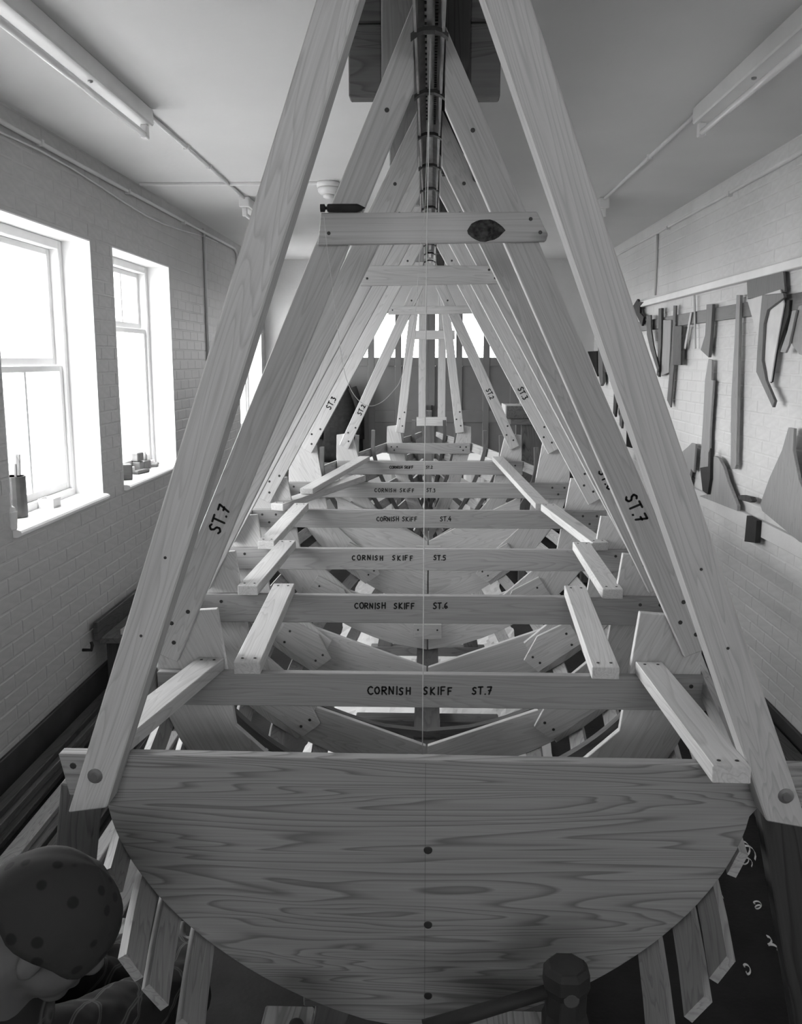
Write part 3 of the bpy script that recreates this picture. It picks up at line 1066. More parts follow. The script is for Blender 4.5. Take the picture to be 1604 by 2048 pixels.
for s, side in ((-1, 'window'), (1, 'template wall')):
    xa, xb = (.64, .42) if s < 0 else (.585, .45)
    a, b_ = Vector((s * xa, 4.74, ZC - .742 + .062)), Vector((s * xb, 5.98, ZC - .655 + .018))
    if s > 0:
        a = Vector((xa - .01, 4.58, ZC - .75 + .022))
    o = tag(mk('brace', MB().beam(a, b_, .07, .03, (0, 0, 1)), 'pine', bevel=.002), 'long pine brace running forward over the ST.3 bar to ST.2, %s side' % side, 'brace', 'braces laid across the mould bars')

# =================================================================== RIBBANDS, BENT RIBS, KEEL, STEM
RS = [.04, .23, .385, .49, .61, .74, .86]
ENDY = [1.91, 1.74, 1.60, 1.60, 1.60, 1.93, 1.93]
NAMES = ['sheer', 'second', 'third', 'fourth', 'fifth', 'sixth', 'lowest']
for s, side in ((-1, 'window'), (1, 'template wall')):
    for i, sv in enumerate(RS):
        rings = []
        y0 = ENDY[i] + (0 if s < 0 else {1: .10, 2: .03}.get(i, 0))
        NN = 40
        y1 = 7.30
        for j in range(NN + 1):
            y = y0 + (y1 - y0) * j / NN
            x, z = hull(y, sv)
            tg, ng = hull_n(y, sv)
            c = Vector((x, 0, z))
            hw, th = .029, .021
            if y > 6.9: hw *= 1 - .4 * (y - 6.9) / .4
            q = [c - tg * hw + ng * .001, c + tg * hw + ng * .001, c + tg * hw + ng * (th + .001), c - tg * hw + ng * (th + .001)]
            rings.append([(s * max(p.x, .012), y, p.z) for p in q])
        tag(mk('ribband', MB().sweep(rings), 'ribband'), '%s ribband down from the rail along the boat, %s side' % (NAMES[i], side) if i else 'topmost ribband at the rail of the boat, %s side' % side, 'ribband', 'ribbands bent round the moulds')

rib_y = [3.0, 3.55, 4.15, 4.78, 5.5, 5.76, 6.25, 6.47, 6.9, 7.08]
for y in rib_y:
    rings = []
    N = 36
    hs = -.10 if y < 5 else -.17
    par = [hs + (1.0 - hs) * i / N for i in range(N + 1)]
    seq = [(-1, p) for p in par] + [(1, p) for p in par[::-1][1:]]
    tw = .017
    for sgn, p in seq:
        pp = min(p, .985)
        x, z = hull(y, pp)
        tg, ng = hull_n(y, pp)
        if p > .985:
            ng = Vector((0, 0, -1)); x = 0; z = hull(y, 1)[1] + .004
        c = Vector((x, 0, z)) - ng * .003
        d = c - ng * .026
        if d.x < 0: d.x = 0
        rings.append([(sgn * c.x, y - tw, c.z), (sgn * c.x, y + tw, c.z), (sgn * d.x, y + tw, d.z), (sgn * d.x, y - tw, d.z)])
    kk = [k_ for k_ in ST if ST[k_] < y]
    ah = min(kk) if kk else 8
    tag(mk('bent_rib', MB().sweep(rings), 'oak'), 'steam-bent dark rib just forward of the station %s frame%s' % (NW_[ah], {5.76: ', the one nearer station two', 6.47: ', the one nearer station one', 7.08: ', the one at the stem'}.get(y, '')), 'rib', 'bent ribs of the boat')

# hog / keel and stem
rings = []
for j in range(31):
    y = 1.9 + (7.2 - 1.9) * j / 30
    z = ZC + itp(HK, y)
    w = .055 if y < 6 else .055 - .03 * (y - 6) / 1.2
    rings.append([(-w, y, z - .05), (w, y, z - .05), (w, y, z - .004), (-w, y, z - .004)])
tag(mk('keel', MB().sweep(rings), 'oak'), 'dark oak keel plank along the bottom of the boat', 'keel')
sr = []
for j in range(15):
    a = j / 14
    y = 7.2 + .32 * math.sin(a * math.pi / 2)
    z = ZC - 1.22 + (1 - math.cos(a * math.pi / 2)) * .22 + a * .62
    sr.append([(-.022, y, z - .03), (.022, y, z - .03), (.022, y + .07, z - .03), (-.022, y + .07, z - .03)])
tag(mk('stem', MB().sweep(sr), 'oak'), 'dark oak stem post rising at the bow of the boat', 'stem')
ss = thing('stem_support', 'pair of slim uprights dropping from the joist to the stem', 'support', (0, 7.45, ZC - .6))
for x, zb in ((-.055, -.52), (.10, -.52)):
    mk('upright', MB().box(x - .03, x + .03, 7.36, 7.395, ZC + zb, ZC + .742), 'pine', ss, bevel=.002)
mk('stretcher', MB().box(-.16, .2, 7.33, 7.358, ZC + .16, ZC + .23), 'pine', ss, bevel=.002)
mk('stretcher', MB().box(-.10, .14, 7.33, 7.358, ZC - .52, ZC - .45), 'pine', ss, bevel=.002)
# keel blocks that carry the boat
for i, y in enumerate((2.2, 3.9, 5.6)):
    zt = ZC + itp(HK, y) - .058
    t = thing('keel_trestle', ['low timber trestle under the keel just behind the transom', 'low timber trestle under the keel amidships', 'low timber trestle under the keel near the bow'][i], 'trestle', (0, y, 0))
    mk('cap', MB().box(-.32, .32, y - .045, y + .045, zt - .09, zt), 'oldwood', t, bevel=.004)
    for s in (-1, 1):
        mk('leg', MB().beam((s * .24, y, zt - .09), (s * .30, y, 0), .09, .05), 'oldwood', t, bevel=.004)
    mk('foot', MB().box(-.36, .36, y - .035, y + .035, .10, .16), 'oldwood', t, bevel=.004)

# crumpled pale sheet on the floor under the boat
sh = bmesh.new()
nx, ny = 46, 90
grid = []
from mathutils import noise as mnoise
for j in range(ny + 1):
    row = []
    for i in range(nx + 1):
        x = -.62 + 1.24 * i / nx + .03 * mnoise.noise((j * .2, 0, 3))
        y = 3.5 + 4.8 * j / ny + .05 * mnoise.noise((i * .2, 5, 0))
        z = .006 + .028 * abs(mnoise.noise((x * 6, y * 6, 1.0))) + .012 * abs(mnoise.noise((x * 17, y * 17, 4.0)))
        row.append(sh.verts.new((x, y, z)))
    grid.append(row)
for j in range(ny):
    for i in range(nx):
        sh.faces.new((grid[j][i], grid[j][i + 1], grid[j + 1][i + 1], grid[j + 1][i]))
me = bpy.data.meshes.new('dust_sheet')
sh.to_mesh(me); sh.free()
me.materials.append(M['sheet'])
o = bpy.data.objects.new('dust_sheet', me)
C.objects.link(o)
sol = o.modifiers.new('thickness', 'SOLIDIFY'); sol.thickness = .002; sol.offset = 1
tag(o, 'crumpled white dust sheet on the floor under the boat', 'dust sheet')

# =================================================================== PLUMB LINE AND BOB
cz = RZ
pl = [Vector((.002, 2.32, cz)), Vector((-.004, 2.32, ZC + .3)), Vector((-.008, 2.32, ZC - .4)), Vector((-.010, 2.32, ZC - 1.10))]
pt = thing('plumb_line', 'thin white plumb cord hanging on the centreline in front of the ST.7 bar', 'cord', pl[-1])
mk('cord', MB().tube(pl, .0013, 6), 'cord', pt, smooth=True)
mk('weight', MB().lathe((-.010, 2.32, ZC - 1.10), (0, 0, -1), [(.004, 0), (.014, .01), (.014, .06), (.002, .09)], 14), 'steel', pt, smooth=True)
by = 2.443
b0 = atY(641, 432, by); b1 = atY(731, 430, by)
zt = ZC + .374 + .0115
ax = Vector((1, 0, 0))
bob = thing('plumb_bob', 'dark pointed plumb bob lying on top of the ST.7 collar tie', 'plumb bob', (b0.x, by, zt - .011))
mk('body', MB().lathe((b0.x + .018, by, zt), ax, [(.009, 0), (.0105, .003), (.0105, b1.x - b0.x - .040), (.0085, b1.x - b0.x - .034), (.0005, b1.x - b0.x - .018)], 16), 'black', bob, smooth=False)
mk('neck', MB().lathe((b0.x, by, zt), ax, [(.010, 0), (.010, .011), (.004, .013), (.004, .019)], 14), 'black', bob)
cp = [(648, 433), (650, 455), (655, 500), (668, 600), (680, 690), (692, 755), (712, 795), (738, 812), (765, 803), (788, 780), (800, 762), (812, 720), (830, 630), (836, 560), (841, 490), (849, 432), (853, 330), (858, 200), (862, 80), (866, 20)]
yy = [2.425] * 10 + [2.41] * 10
cw = []
for i, (x, y) in enumerate(cp):
    cw.append(atY(x, y, 2.405 if i > 0 else by - .008))
sm = []
for i in range(len(cw) - 1):
    a0 = cw[max(i - 1, 0)]; a1 = cw[i]; a2 = cw[i + 1]; a3 = cw[min(i + 2, len(cw) - 1)]
    for j in range(5):
        u = j / 5
        sm.append(.5 * ((2 * a1) + (a2 - a0) * u + (2 * a0 - 5 * a1 + 4 * a2 - a3) * u * u + (3 * a1 - a0 - 3 * a2 + a3) * u ** 3))
sm.append(cw[-1])
tag(mk('bob_cord', MB().tube(sm, .0009, 6), 'cord', smooth=True), 'slack thin cord looping down from the plumb bob and up to the rail', 'cord')

# =================================================================== RIGHT WALL: TEMPLATES, PEGS AND RAILS
pb = tag(mk('peg_board', MB().box(XR - .022, XR - .001, 4.0, 8.55, ZC + .25, ZC + .335), 'template_dark', bevel=.002), 'long dark hanging board fixed to the white brick wall', 'hanging board')
wr = MB()
tag(mk('wall_rail', MB().box(XR - .03, XR - .001, 3.6, 6.65, ZC - .975, ZC - .885), 'wall', bevel=.003), 'white painted rail along the brick wall below the templates', 'rail')


def on_wall(name, pts, m, label, cat, off=.024, th=.016, group='templates and tools hung on the brick wall', bev=.0015):
    P = [atX(x, y, XR - off) for x, y in pts]
    return tag(mk(name, MB().prism(P, (-th, 0, 0), (0, 0, 1)), m, bevel=bev), label, cat, group)


on_wall('plywood_plate', [(1497.5, 558), (1571, 543), (1574, 584), (1499, 598)], 'template_dark', 'dark rectangular plywood plate hung just under the white trunking', 'plate', .024, .012)
on_wall('white_template', [(1497, 600), (1563, 579), (1571, 606), (1570, 613), (1552, 711), (1544, 764), (1533, 737), (1520, 683), (1503, 621)], 'card', 'pale tapering template hung behind the dark hooked knee', 'template', .040, .008)
on_wall('knee_template', [(1530, 590), (1572, 586), (1574, 595), (1540, 620), (1533, 648), (1529, 720), (1537, 760), (1555, 802), (1551, 815), (1518, 744), (1520, 702), (1524, 650)], 'template_dark', 'dark hooked knee template shaped like a hockey stick', 'template', .050, .016)
on_wall('template_shadow', [(1577, 600), (1583, 600), (1580, 632), (1557, 702), (1547, 764), (1544, 766), (1547, 745), (1568, 645)], 'black', 'thin black sickle-shaped shadow strip beside the hooked knee', 'template', .028, .010)  # shadow of the pale template, modelled as a black strip
on_wall('batten', [(1589, 621), (1597, 620), (1582, 690), (1575, 706), (1565, 704), (1580, 660)], 'template', 'short leaning pale batten next to the curved template end', 'batten', .050, .012)
on_wall('curved_template', [(1604, 612), (1640, 600), (1645, 720), (1604, 708), (1582, 678), (1592, 650)], 'template', 'broad curved template hung nearest the window end of the board', 'template', .030, .016)
on_wall('long_batten', [(1479, 590), (1486, 590), (1483, 700), (1478, 930), (1475, 938), (1467, 938), (1468, 800), (1475, 680)], 'template', 'long narrow wooden batten hanging straight down the wall', 'batten', .024, .018)
on_wall('paddle_handle', [(1419, 609), (1431, 608), (1428, 660), (1423, 715), (1407, 700), (1416, 670), (1418, 640)], 'template_dark', 'dark paddle-shaped handle hung above the long saw board', 'handle', .024, .02)
on_wall('saw_board', [(1421, 718), (1428, 720), (1427, 760), (1431, 761), (1424, 860), (1422, 934), (1404, 934), (1410, 840), (1414, 760)], 'template', 'long pale board tapering down to the dark plane on the rail', 'board', .024, .014)
on_wall('dark_plane', [(1406, 935), (1422, 933), (1423, 905), (1427, 896), (1426, 957), (1421, 989), (1411, 982)], 'black', 'black wedge-shaped tool standing at the foot of the long pale board', 'tool', .053, .02)
on_wall('wedge_template', [(1436, 912), (1443, 916), (1453, 934), (1462, 964), (1481, 1011), (1481, 1022), (1404, 992), (1422, 988), (1427, 957), (1427, 920)], 'template', 'triangular wedge template with a curved edge resting on the rail', 'template', .032, .02)
on_wall('big_template', [(1583, 855), (1594, 857), (1592, 901), (1604, 960), (1625, 1010), (1640, 1100), (1604, 1083), (1530, 1022), (1526, 1008), (1545, 955), (1570, 900)], 'template', 'large flask-shaped plywood template standing against the wall', 'template', .036, .016)
on_wall('black_box', [(1504, 1031), (1524, 1041), (1521, 1086), (1499, 1083)], 'black', 'small black box fixed on the wall below the rail', 'box', .030, .03)
on_wall('peg', [(1486, 991), (1494, 990), (1511, 994), (1515, 1002), (1510, 1005), (1487, 999)], 'darkwood', 'short dark peg on the rail beside the flask template', 'peg', .034, .03)
on_wall('short_template', [(1366, 905), (1380, 893), (1387, 886), (1395, 888), (1391, 945), (1386, 938), (1380, 975), (1366, 960)], 'template', 'short pointed template partly behind the transom leg', 'template', .030, .014)
# items further along
on_wall('curved_knife', [(1295, 632), (1304, 630), (1304, 655), (1309, 690), (1320, 735), (1318, 745), (1303, 700), (1296, 670)], 'darkwood', 'dark curved blade template hung beside the far battens', 'template', .046, .010)
on_wall('hanging_batten', [(1322, 617), (1328, 616), (1327, 690), (1322, 754), (1318, 750), (1321, 690)], 'darkwood', 'dark slim batten hung next to the curved blade template', 'batten', .024, .02)
on_wall('wide_batten', [(1329, 640), (1345, 640), (1340, 745), (1325, 752)], 'template', 'wide pale batten hung between two dark slim battens', 'batten', .023, .01)
on_wall('ruler_batten', [(1350, 611), (1355, 611), (1351, 730), (1344, 815), (1337, 800), (1346, 700)], 'oldwood', 'slim batten passing behind the dark oblong plate', 'batten', .024, .012)
on_wall('oblong_plate', [(1351, 652), (1367, 652), (1365, 730), (1349, 730)], 'darkwood', 'dark oblong plate hanging over a slim batten', 'plate', .038, .014)
on_wall('set_square', [(1382, 624), (1385, 625), (1372, 698), (1369, 697)], 'card', 'thin white leaning strip of a wire square', 'square', .026, .006)
on_wall('thin_rod', [(1388, 590), (1391, 590), (1393, 697), (1391, 698)], 'template', 'thin pale rod hanging from the trunking', 'rod', .026, .006)
on_wall('black_bag', [(1182, 703), (1201, 702), (1202, 753)], 'blackcloth', 'black triangular bag hung on the far brick wall', 'bag', .03, .04)
on_wall('clamp_bar', [(1201, 648), (1205, 646), (1211, 700), (1211, 765), (1207, 772), (1202, 745)], 'oldwood', 'brown clamp bar hung next to the black bag', 'clamp', .03, .03)
on_wall('black_clamp', [(1208, 673), (1214, 676), (1215, 736), (1231, 748), (1230, 752), (1211, 742)], 'black', 'black L-shaped clamp hung next to the brown clamp bar', 'clamp', .04, .02)
on_wall('black_saw', [(1234, 738), (1239, 750), (1238, 800), (1234, 834), (1230, 826), (1232, 780)], 'black', 'narrow black saw hung between two clamps', 'saw', .03, .02)
on_wall('brown_clamp', [(1245, 775), (1250, 785), (1250, 830), (1247, 857), (1243, 850), (1244, 800)], 'oldwood', 'narrow brown clamp hung beside the black saw', 'clamp', .03, .02)
on_wall('black_apron', [(1266, 826), (1274, 840), (1272, 896), (1261, 893), (1262, 850)], 'blackcloth', 'folded black apron hung below the far tools', 'apron', .03, .04)
on_wall('tool_hook', [(1270, 612), (1279, 598), (1282, 604), (1291, 604), (1284, 612), (1284, 626), (1292, 634), (1288, 652), (1282, 640), (1276, 628)], 'black', 'black bunch of hooks hanging under the end of the trunking', 'hook', .03, .02)

# =================================================================== WINDOW SILL THINGS
SZ = WIN[1][2] + .0062
def on_sill(px, py, back=None):
    return atZ(px, py, SZ)


def vessel(name, c, r, h, m, label, cat, taper=1.1, sq=False):
    t = thing(name, label, cat, (c[0], c[1], SZ))
    seg = 20
    prof = [(r * .9, 0), (r, .004), (r * taper, h), (r * taper * .93, h), (r * .9, h * .15)]
    mk('body', MB().lathe((c[0], c[1], SZ), (0, 0, 1), prof, seg), m, t, smooth=False)
    return t


p = on_sill(31, 1034)
bk = vessel('brush_pot', (p.x, p.y), .060, .205, 'pot', 'dark tin pot holding brushes on the first window board', 'pot', 1.0)
for dx, dy, h, w in ((-.02, .0, .29, .016), (.012, .02, .31, .024), (.02, -.02, .27, .013)):
    br = thing('brush', 'wooden brush handle standing in the tin pot' + (', tallest' if h > .30 else ', shortest' if h < .28 else ', middle one'), 'brush', (p.x + dx, p.y + dy, SZ + .03))
    mk('handle', MB().beam((p.x + dx, p.y + dy, SZ + .05), (p.x + dx * 1.6, p.y + dy * 1.6, SZ + h), w, .008), 'oldwood', br, bevel=.003)
    mk('bristles', MB().beam((p.x + dx, p.y + dy, SZ + .032), (p.x + dx, p.y + dy, SZ + .05), w * 1.2, .012), 'darkwood', br)
p = on_sill(22, 1060)
jr = thing('paper_cup', 'small white crumpled cup at the edge of the first window board', 'cup', (p.x, p.y, SZ))
mk('body', MB().lathe((p.x, p.y, SZ), (0, 0, 1), [(.024, 0), (.028, .005), (.033, .085), (.027, .092), (.025, .06)], 12), 'card', jr)
mk('lid', MB().lathe((p.x, p.y, SZ + .092), (0, 0, 1), [(.027, 0), (.024, .012), (.012, .02)], 12), 'card', jr)
p = on_sill(100, 1014)
bx = thing('card_box', 'small open white box on the first window board', 'box', (p.x, p.y, SZ))
cx_, cy_ = p.x, p.y
for (x0, x1, y0, y1) in ((-.04, .04, -.05, -.047), (-.04, .04, .047, .05), (-.04, -.037, -.047, .047), (.037, .04, -.047, .047)):
    mk('side', MB().box(cx_ + x0, cx_ + x1, cy_ + y0, cy_ + y1, SZ, SZ + .05), 'card', bx)
mk('bottom', MB().box(cx_ - .037, cx_ + .037, cy_ - .047, cy_ + .047, SZ, SZ + .003), 'card', bx)
SZ2 = WIN[2][2] + .0062
def block(c, s, m, label, name='brick_piece', cat='block', rz=0.0, g='odds and ends on the second window board'):
    u = Vector((math.cos(rz), math.sin(rz), 0)); v = Vector((-math.sin(rz), math.cos(rz), 0))
    return tag(mk(name, MB().frame(c, u, v, Vector((0, 0, 1)), s[0] / 2, s[1] / 2, s[2] / 2), m, bevel=.006), label, cat, g)


block((XL - .145, 6.34, SZ2 + .0325), (.06, .10, .065), 'brickred', 'dark brick piece under another at the glass of the second window', rz=.1)
block((XL - .145, 6.34, SZ2 + .0325 + .066), (.055, .085, .06), 'brickred', 'dark brick piece stacked on top at the second window', rz=-.2)
block((XL - .14, 6.47, SZ2 + .03), (.06, .11, .06), 'brickred', 'dark brick piece lying by the glass beside the stacked pair', rz=-.1)
block((XL - .09, 5.86, SZ2 + .05), (.11, .085, .10), 'oldwood', 'rough square wooden block on the second window board', 'wood_block', 'block', .5)
block((XL - .16, 5.78, SZ2 + .08), (.05, .10, .16), 'oldwood', 'dark upright offcut leaning behind the square block', 'wood_offcut', 'offcut', .2)
block((XL - .08, 6.20, SZ2 + .012), (.05, .16, .024), 'darkwood', 'flat dark offcut lying on the second window board', 'wood_offcut', 'offcut', -.2)
block((XL - .11, 6.62, SZ2 + .012), (.05, .15, .024), 'brickred', 'flat dark slate lying at the end of the second window board', 'slate', 'slate', .2)
gt = thing('glass_jar', 'small pale jar on the dark brick pieces at the second window', 'jar', (XL - .14, 6.47, SZ2 + .061))
mk('body', MB().lathe((XL - .14, 6.48, SZ2 + .061), (0, 0, 1), [(.018, 0), (.02, .004), (.02, .04), (.012, .05)], 14), 'tin', gt, smooth=True)
mk('cap', MB().lathe((XL - .14, 6.48, SZ2 + .111), (0, 0, 1), [(.013, 0), (.013, .012)], 14), 'card', gt)

# =================================================================== TIMBER ALONG THE LEFT WALL
random.seed(11)
spec = [  # x at near end, near y, x at far end, far y, z, width, thick, material, label
    (-1.76, 2.2, -1.80, 4.8, .0, .13, .030, 'darkwood', 'wide dark plank on the floor tight against the window wall'),
    (-1.58, 2.1, -1.62, 4.7, .0, .12, .035, 'oldwood', 'wide brown plank on the floor, second out from the window wall'),
    (-1.40, 2.2, -1.45, 4.8, .0, .10, .040, 'darkwood', 'dark plank on the floor, third out from the window wall'),
    (-1.25, 2.0, -1.29, 4.6, .0, .07, .050, 'oldwood', 'square brown timber on the floor, fourth out from the window wall'),
    (-1.08, 2.15, -1.16, 4.6, .0, .085, .030, 'oldwood', 'brown plank on the floor on the boat side of the pile'),
    (-1.78, 2.5, -1.79, 4.9, .032, .08, .040, 'oldwood', 'brown timber on top of the wide dark plank by the wall'),
    (-1.59, 2.3, -1.63, 4.7, .037, .07, .030, 'ribband', 'pale strip lying on the wide brown plank'),
    (-1.41, 2.35, -1.46, 4.9, .042, .075, .030, 'oldwood', 'brown board lying on the third plank of the pile'),
    (-1.255, 2.45, -1.29, 4.4, .052, .055, .025, 'ribband', 'pale thin strip on top of the square brown timber'),
    (-1.79, 2.9, -1.80, 4.9, .074, .06, .035, 'darkwood', 'narrow dark timber topping the pile at the wall'),
    (-1.42, 2.6, -1.45, 4.6, .074, .045, .045, 'darkwood', 'square dark batten topping the third plank of the pile')]
for (x0, y0, x1, y1, z0, w, th, mm, lab) in spec:
    tag(mk('timber_plank', MB().beam((x0, y0, z0 + th / 2), (x1, y1, z0 + th / 2), w, th, (0, 0, 1)), mm, bevel=.003), lab, 'plank', 'planks piled by the window wall')
# short shelf bracket bench with offcuts further back
t = thing('low_bench', 'low dark bench by the window wall behind the plank pile', 'bench', (-1.62, 5.6, 0))
mk('top', MB().box(-1.86, -1.40, 4.95, 7.1, .36, .395), 'oldwood', t, bevel=.003)
for y in (5.05, 7.0):
    for x in (-1.82, -1.44):
        mk('leg', MB().box(x - .03, x + .03, y - .03, y + .03, .0, .36), 'darkwood', t, bevel=.003)
mk('back_rail', MB().box(-1.875, -1.85, 4.9, 7.1, .39, .50), 'darkwood', t, bevel=.003)
tag(mk('offcut_board', MB().beam((-1.70, 5.0, .413), (-1.62, 6.3, .413), .12, .032, (0, 0, 1)), 'pine', bevel=.002), 'pale offcut board lying on the low bench', 'board')
tag(mk('bench_strip', MB().beam((-1.50, 5.05, .409), (-1.47, 6.6, .409), .06, .026, (0, 0, 1)), 'oldwood', bevel=.002), 'narrow dark strip lying on the low bench', 'board')
hk = atX(165, 1300, XL)
tag(mk('wall_hook', MB().tube([(XL + .0, hk.y, hk.z), (XL + .05, hk.y, hk.z), (XL + .06, hk.y - .01, hk.z + .03), (XL + .055, hk.y - .01, hk.z + .05)], .009, 8), 'black', smooth=True), 'dark bent hook sticking out of the window wall', 'hook')

# right side: boards and a dark tarpaulin bundle on the floor
for i, (x0, y0, x1, y1, z0, w, th, mm, lab) in enumerate([
        (1.42, 2.3, 1.52, 4.5, .0, .13, .05, 'darkwood', 'dark heavy plank on the floor beside the square brown timber'),
        (1.60, 2.3, 1.66, 4.6, .0, .10, .06, 'oldwood', 'square brown timber on the floor by the template wall'),
        (1.44, 2.45, 1.53, 4.2, .052, .06, .03, 'oldwood', 'narrow strip lying on top of the dark heavy plank'),
        (1.77, 2.2, 1.79, 4.8, .0, .09, .05, 'darkwood', 'dark plank on the floor against the foot of the template wall')]):
    tag(mk('timber_plank', MB().beam((x0, y0, z0 + th / 2), (x1, y1, z0 + th / 2), w, th, (0, 0, 1)), mm, bevel=.003), lab, 'plank', 'planks by the template wall')
# slanted side props outside the boat
tag(mk('side_prop', MB().beam((.80, 1.98, ZC - .97), (1.02, 2.02, .002), .10, .05), 'darkwood', bevel=.003), 'dark timber prop leaning under the transom ear, template wall side', 'prop')
tag(mk('side_prop', MB().beam((-.80, 1.98, ZC - .97), (-.95, 2.02, .002), .085, .05), 'oldwood', bevel=.003), 'timber prop leaning under the transom ear, window side', 'prop')

# wood shavings and chips
random.seed(5)
def curl(c, r, turns, w):
    mb = MB()
    rings = []
    n = int(14 * turns)
    tilt = random.uniform(-.5, .5); ph = random.uniform(0, 6)
    for i in range(n + 1):
        a = ph + 2 * math.pi * turns * i / n
        rr = r * (1 - .35 * i / n)
        x, zz = rr * math.cos(a), rr * math.sin(a)
        p = Vector((c[0] + x, c[1] + i * w * .25 + zz * tilt, r + .003 + zz))
        rings.append([p, p + Vector((.0, w, .0)), p + Vector((.0008, w, .0012)), p + Vector((.0008, 0, .0012))])
    mb.sweep([[tuple(q) for q in rg] for rg in rings])
    return mb


for (px, py, r) in ((1498, 1722, .028), (1495, 1735, .020), (1560, 1770, .018), (1520, 1822, .015), (1575, 1880, .022), (1600, 1850, .02), (228, 1665, .018), (235, 1675, .014), (330, 1985, .012), (1440, 1800, .012), (1500, 1950, .010), (1550, 1905, .012), (285, 2010, .010), (365, 1490, .02), (470, 1470, .018)):
    q = atZ(px, py, .01)
    if q.x > 1.85 or q.x < -1.85: continue
    tag(mk('wood_shaving', curl(q, r, random.uniform(1.0, 1.8), random.uniform(.008, .016)), 'paper'), 'pale curled wood shaving on the dark floor', 'shaving', 'wood shavings on the floor')

# =================================================================== FAR END THINGS
def coat(name, x, y, z1, w, h, label, sgn=1):
    t = thing(name, label, 'coat', (x, y, z1 - h))
    rings = []
    N = 16
    for j in range(12):
        a = j / 11
        z = z1 - h * a
        ww = w * (.35 + .65 * min(1, a * 3.2)) * (1 + .12 * a)
        dd = .05 + .05 * min(1, a * 3)
        ring = []
        for i in range(N):
            th = 2 * math.pi * i / N
            f = 1 + .10 * math.sin(5 * th + a * 2) * min(1, a * 2)
            ring.append((x + .5 * ww * math.cos(th) * f, y + dd * math.sin(th) * f, z))
        rings.append(ring)
    mk('body', MB().sweep(rings), 'blackcloth', t, smooth=True)
    for s in (-1, 1):
        mk('sleeve', MB().tube([(x + s * w * .30, y, z1 - .10 * h), (x + s * w * .50, y - .01, z1 - .35 * h), (x + s * w * .54, y - .02, z1 - .72 * h)], [.06, .06, .045], 10), 'blackcloth', t, smooth=True)
    mk('collar', MB().tube([(x - .07, y - .05, z1 - .02), (x, y - .08, z1 - .05), (x + .07, y - .05, z1 - .02)], .016, 8), 'tin', t, smooth=True)
    mk('hook', MB().tube([(x, y, z1 - .02), (x, y, z1 + .05), (x, YB, z1 + .05)], .006, 6), 'steel', t)


coat('hanging_coat', -1.02, YB - .12, ZC - .22, .42, .95, 'black coat hung at the left of the far doors')
coat('hanging_coat', -1.58, YB - .13, ZC - .42, .36, .85, 'second black coat hung nearer the window corner')
def draped(x0, x1, y0, y1, h, label):
    t = thing('draped_crate', label, 'crate', ((x0 + x1) / 2, (y0 + y1) / 2, 0))
    mk('crate', MB().box(x0 + .03, x1 - .03, y0 + .03, y1 - .03, 0, h - .01), 'oldwood', t)
    rings = []
    N = 64
    for j in range(9):
        a = j / 8
        ring = []
        for i in range(N):
            th = 2 * math.pi * i / N
            c, s_ = math.cos(th), math.sin(th)
            m_ = max(abs(c), abs(s_))
            px, py = c / m_, s_ / m_
            k = 1 + (.05 + .05 * math.sin(9 * th + x0 * 7) + .03 * math.sin(17 * th)) * min(1, a * 1.5) if a > 0 else .97
            ring.append(((x0 + x1) / 2 + (x1 - x0) / 2 * px * k, (y0 + y1) / 2 + (y1 - y0) / 2 * py * k, h * (1 - a * .97) + .012))
        rings.append(ring)
    mb = MB().sweep(rings[::-1])
    mk('cloth', mb, 'white', t, smooth=False)


draped(-.86, -.36, 8.75, 9.45, ZC - .96, 'crate draped with white cloth beyond the bow near the hanging coat')
draped(.36, .64, 8.75, 9.45, ZC - .96, 'narrow crate draped with white cloth beyond the bow beside the work stand')
t = thing('dark_cupboard', 'tall black cupboard in the far corner by the template wall', 'cupboard', (1.55, 10.35, 0))
mk('body', MB().box(1.25, 1.82, 10.1, 10.66, 0, ZC - .55), 'skirt', t, bevel=.004)
for x0, x1 in ((1.26, 1.53), (1.54, 1.81)):
    dd = mk('door', MB().box(x0, x1, 10.075, 10.099, .08, ZC - .57), 'skirt', t, bevel=.003)
    mk('handle', MB().box((x1 - .04) if x0 < 1.4 else x0 + .03, (x1 - .03) if x0 < 1.4 else x0 + .04, 10.055, 10.075, 1.0, 1.1), 'steel', dd)
# tall work stand with a box on it
t = thing('work_stand', 'tall wooden work stand with a thick top near the far doors', 'stand', (1.1, 8.2, 0))
wt = ZC - .50
mk('top', MB().box(.70, 1.55, 7.9, 8.6, wt - .05, wt), 'oldwood', t, bevel=.004)
mk('leg', MB().box(.80, .965, 7.95, 8.02, 0, wt - .05), 'oldwood', t, bevel=.004)
mk('leg', MB().box(1.35, 1.50, 7.95, 8.02, 0, wt - .05), 'oldwood', t, bevel=.004)
mk('leg', MB().box(.80, .90, 8.48, 8.55, 0, wt - .05), 'oldwood', t, bevel=.004)
mk('leg', MB().box(1.40, 1.50, 8.48, 8.55, 0, wt - .05), 'oldwood', t, bevel=.004)
mk('shelf', MB().box(.82, 1.48, 8.03, 8.47, .45, .48), 'oldwood', t, bevel=.003)
o = thing('work_box', 'pale wooden box with a dark front on the tall work stand', 'box', (.85, 8.1, wt))
mk('body', MB().box(.665, .99, 7.93, 8.35, wt + .001, wt + .11), 'oldwood', o, bevel=.003)
mk('side', MB().box(.655, .6645, 7.93, 8.35, wt + .001, wt + .115), 'card', o)
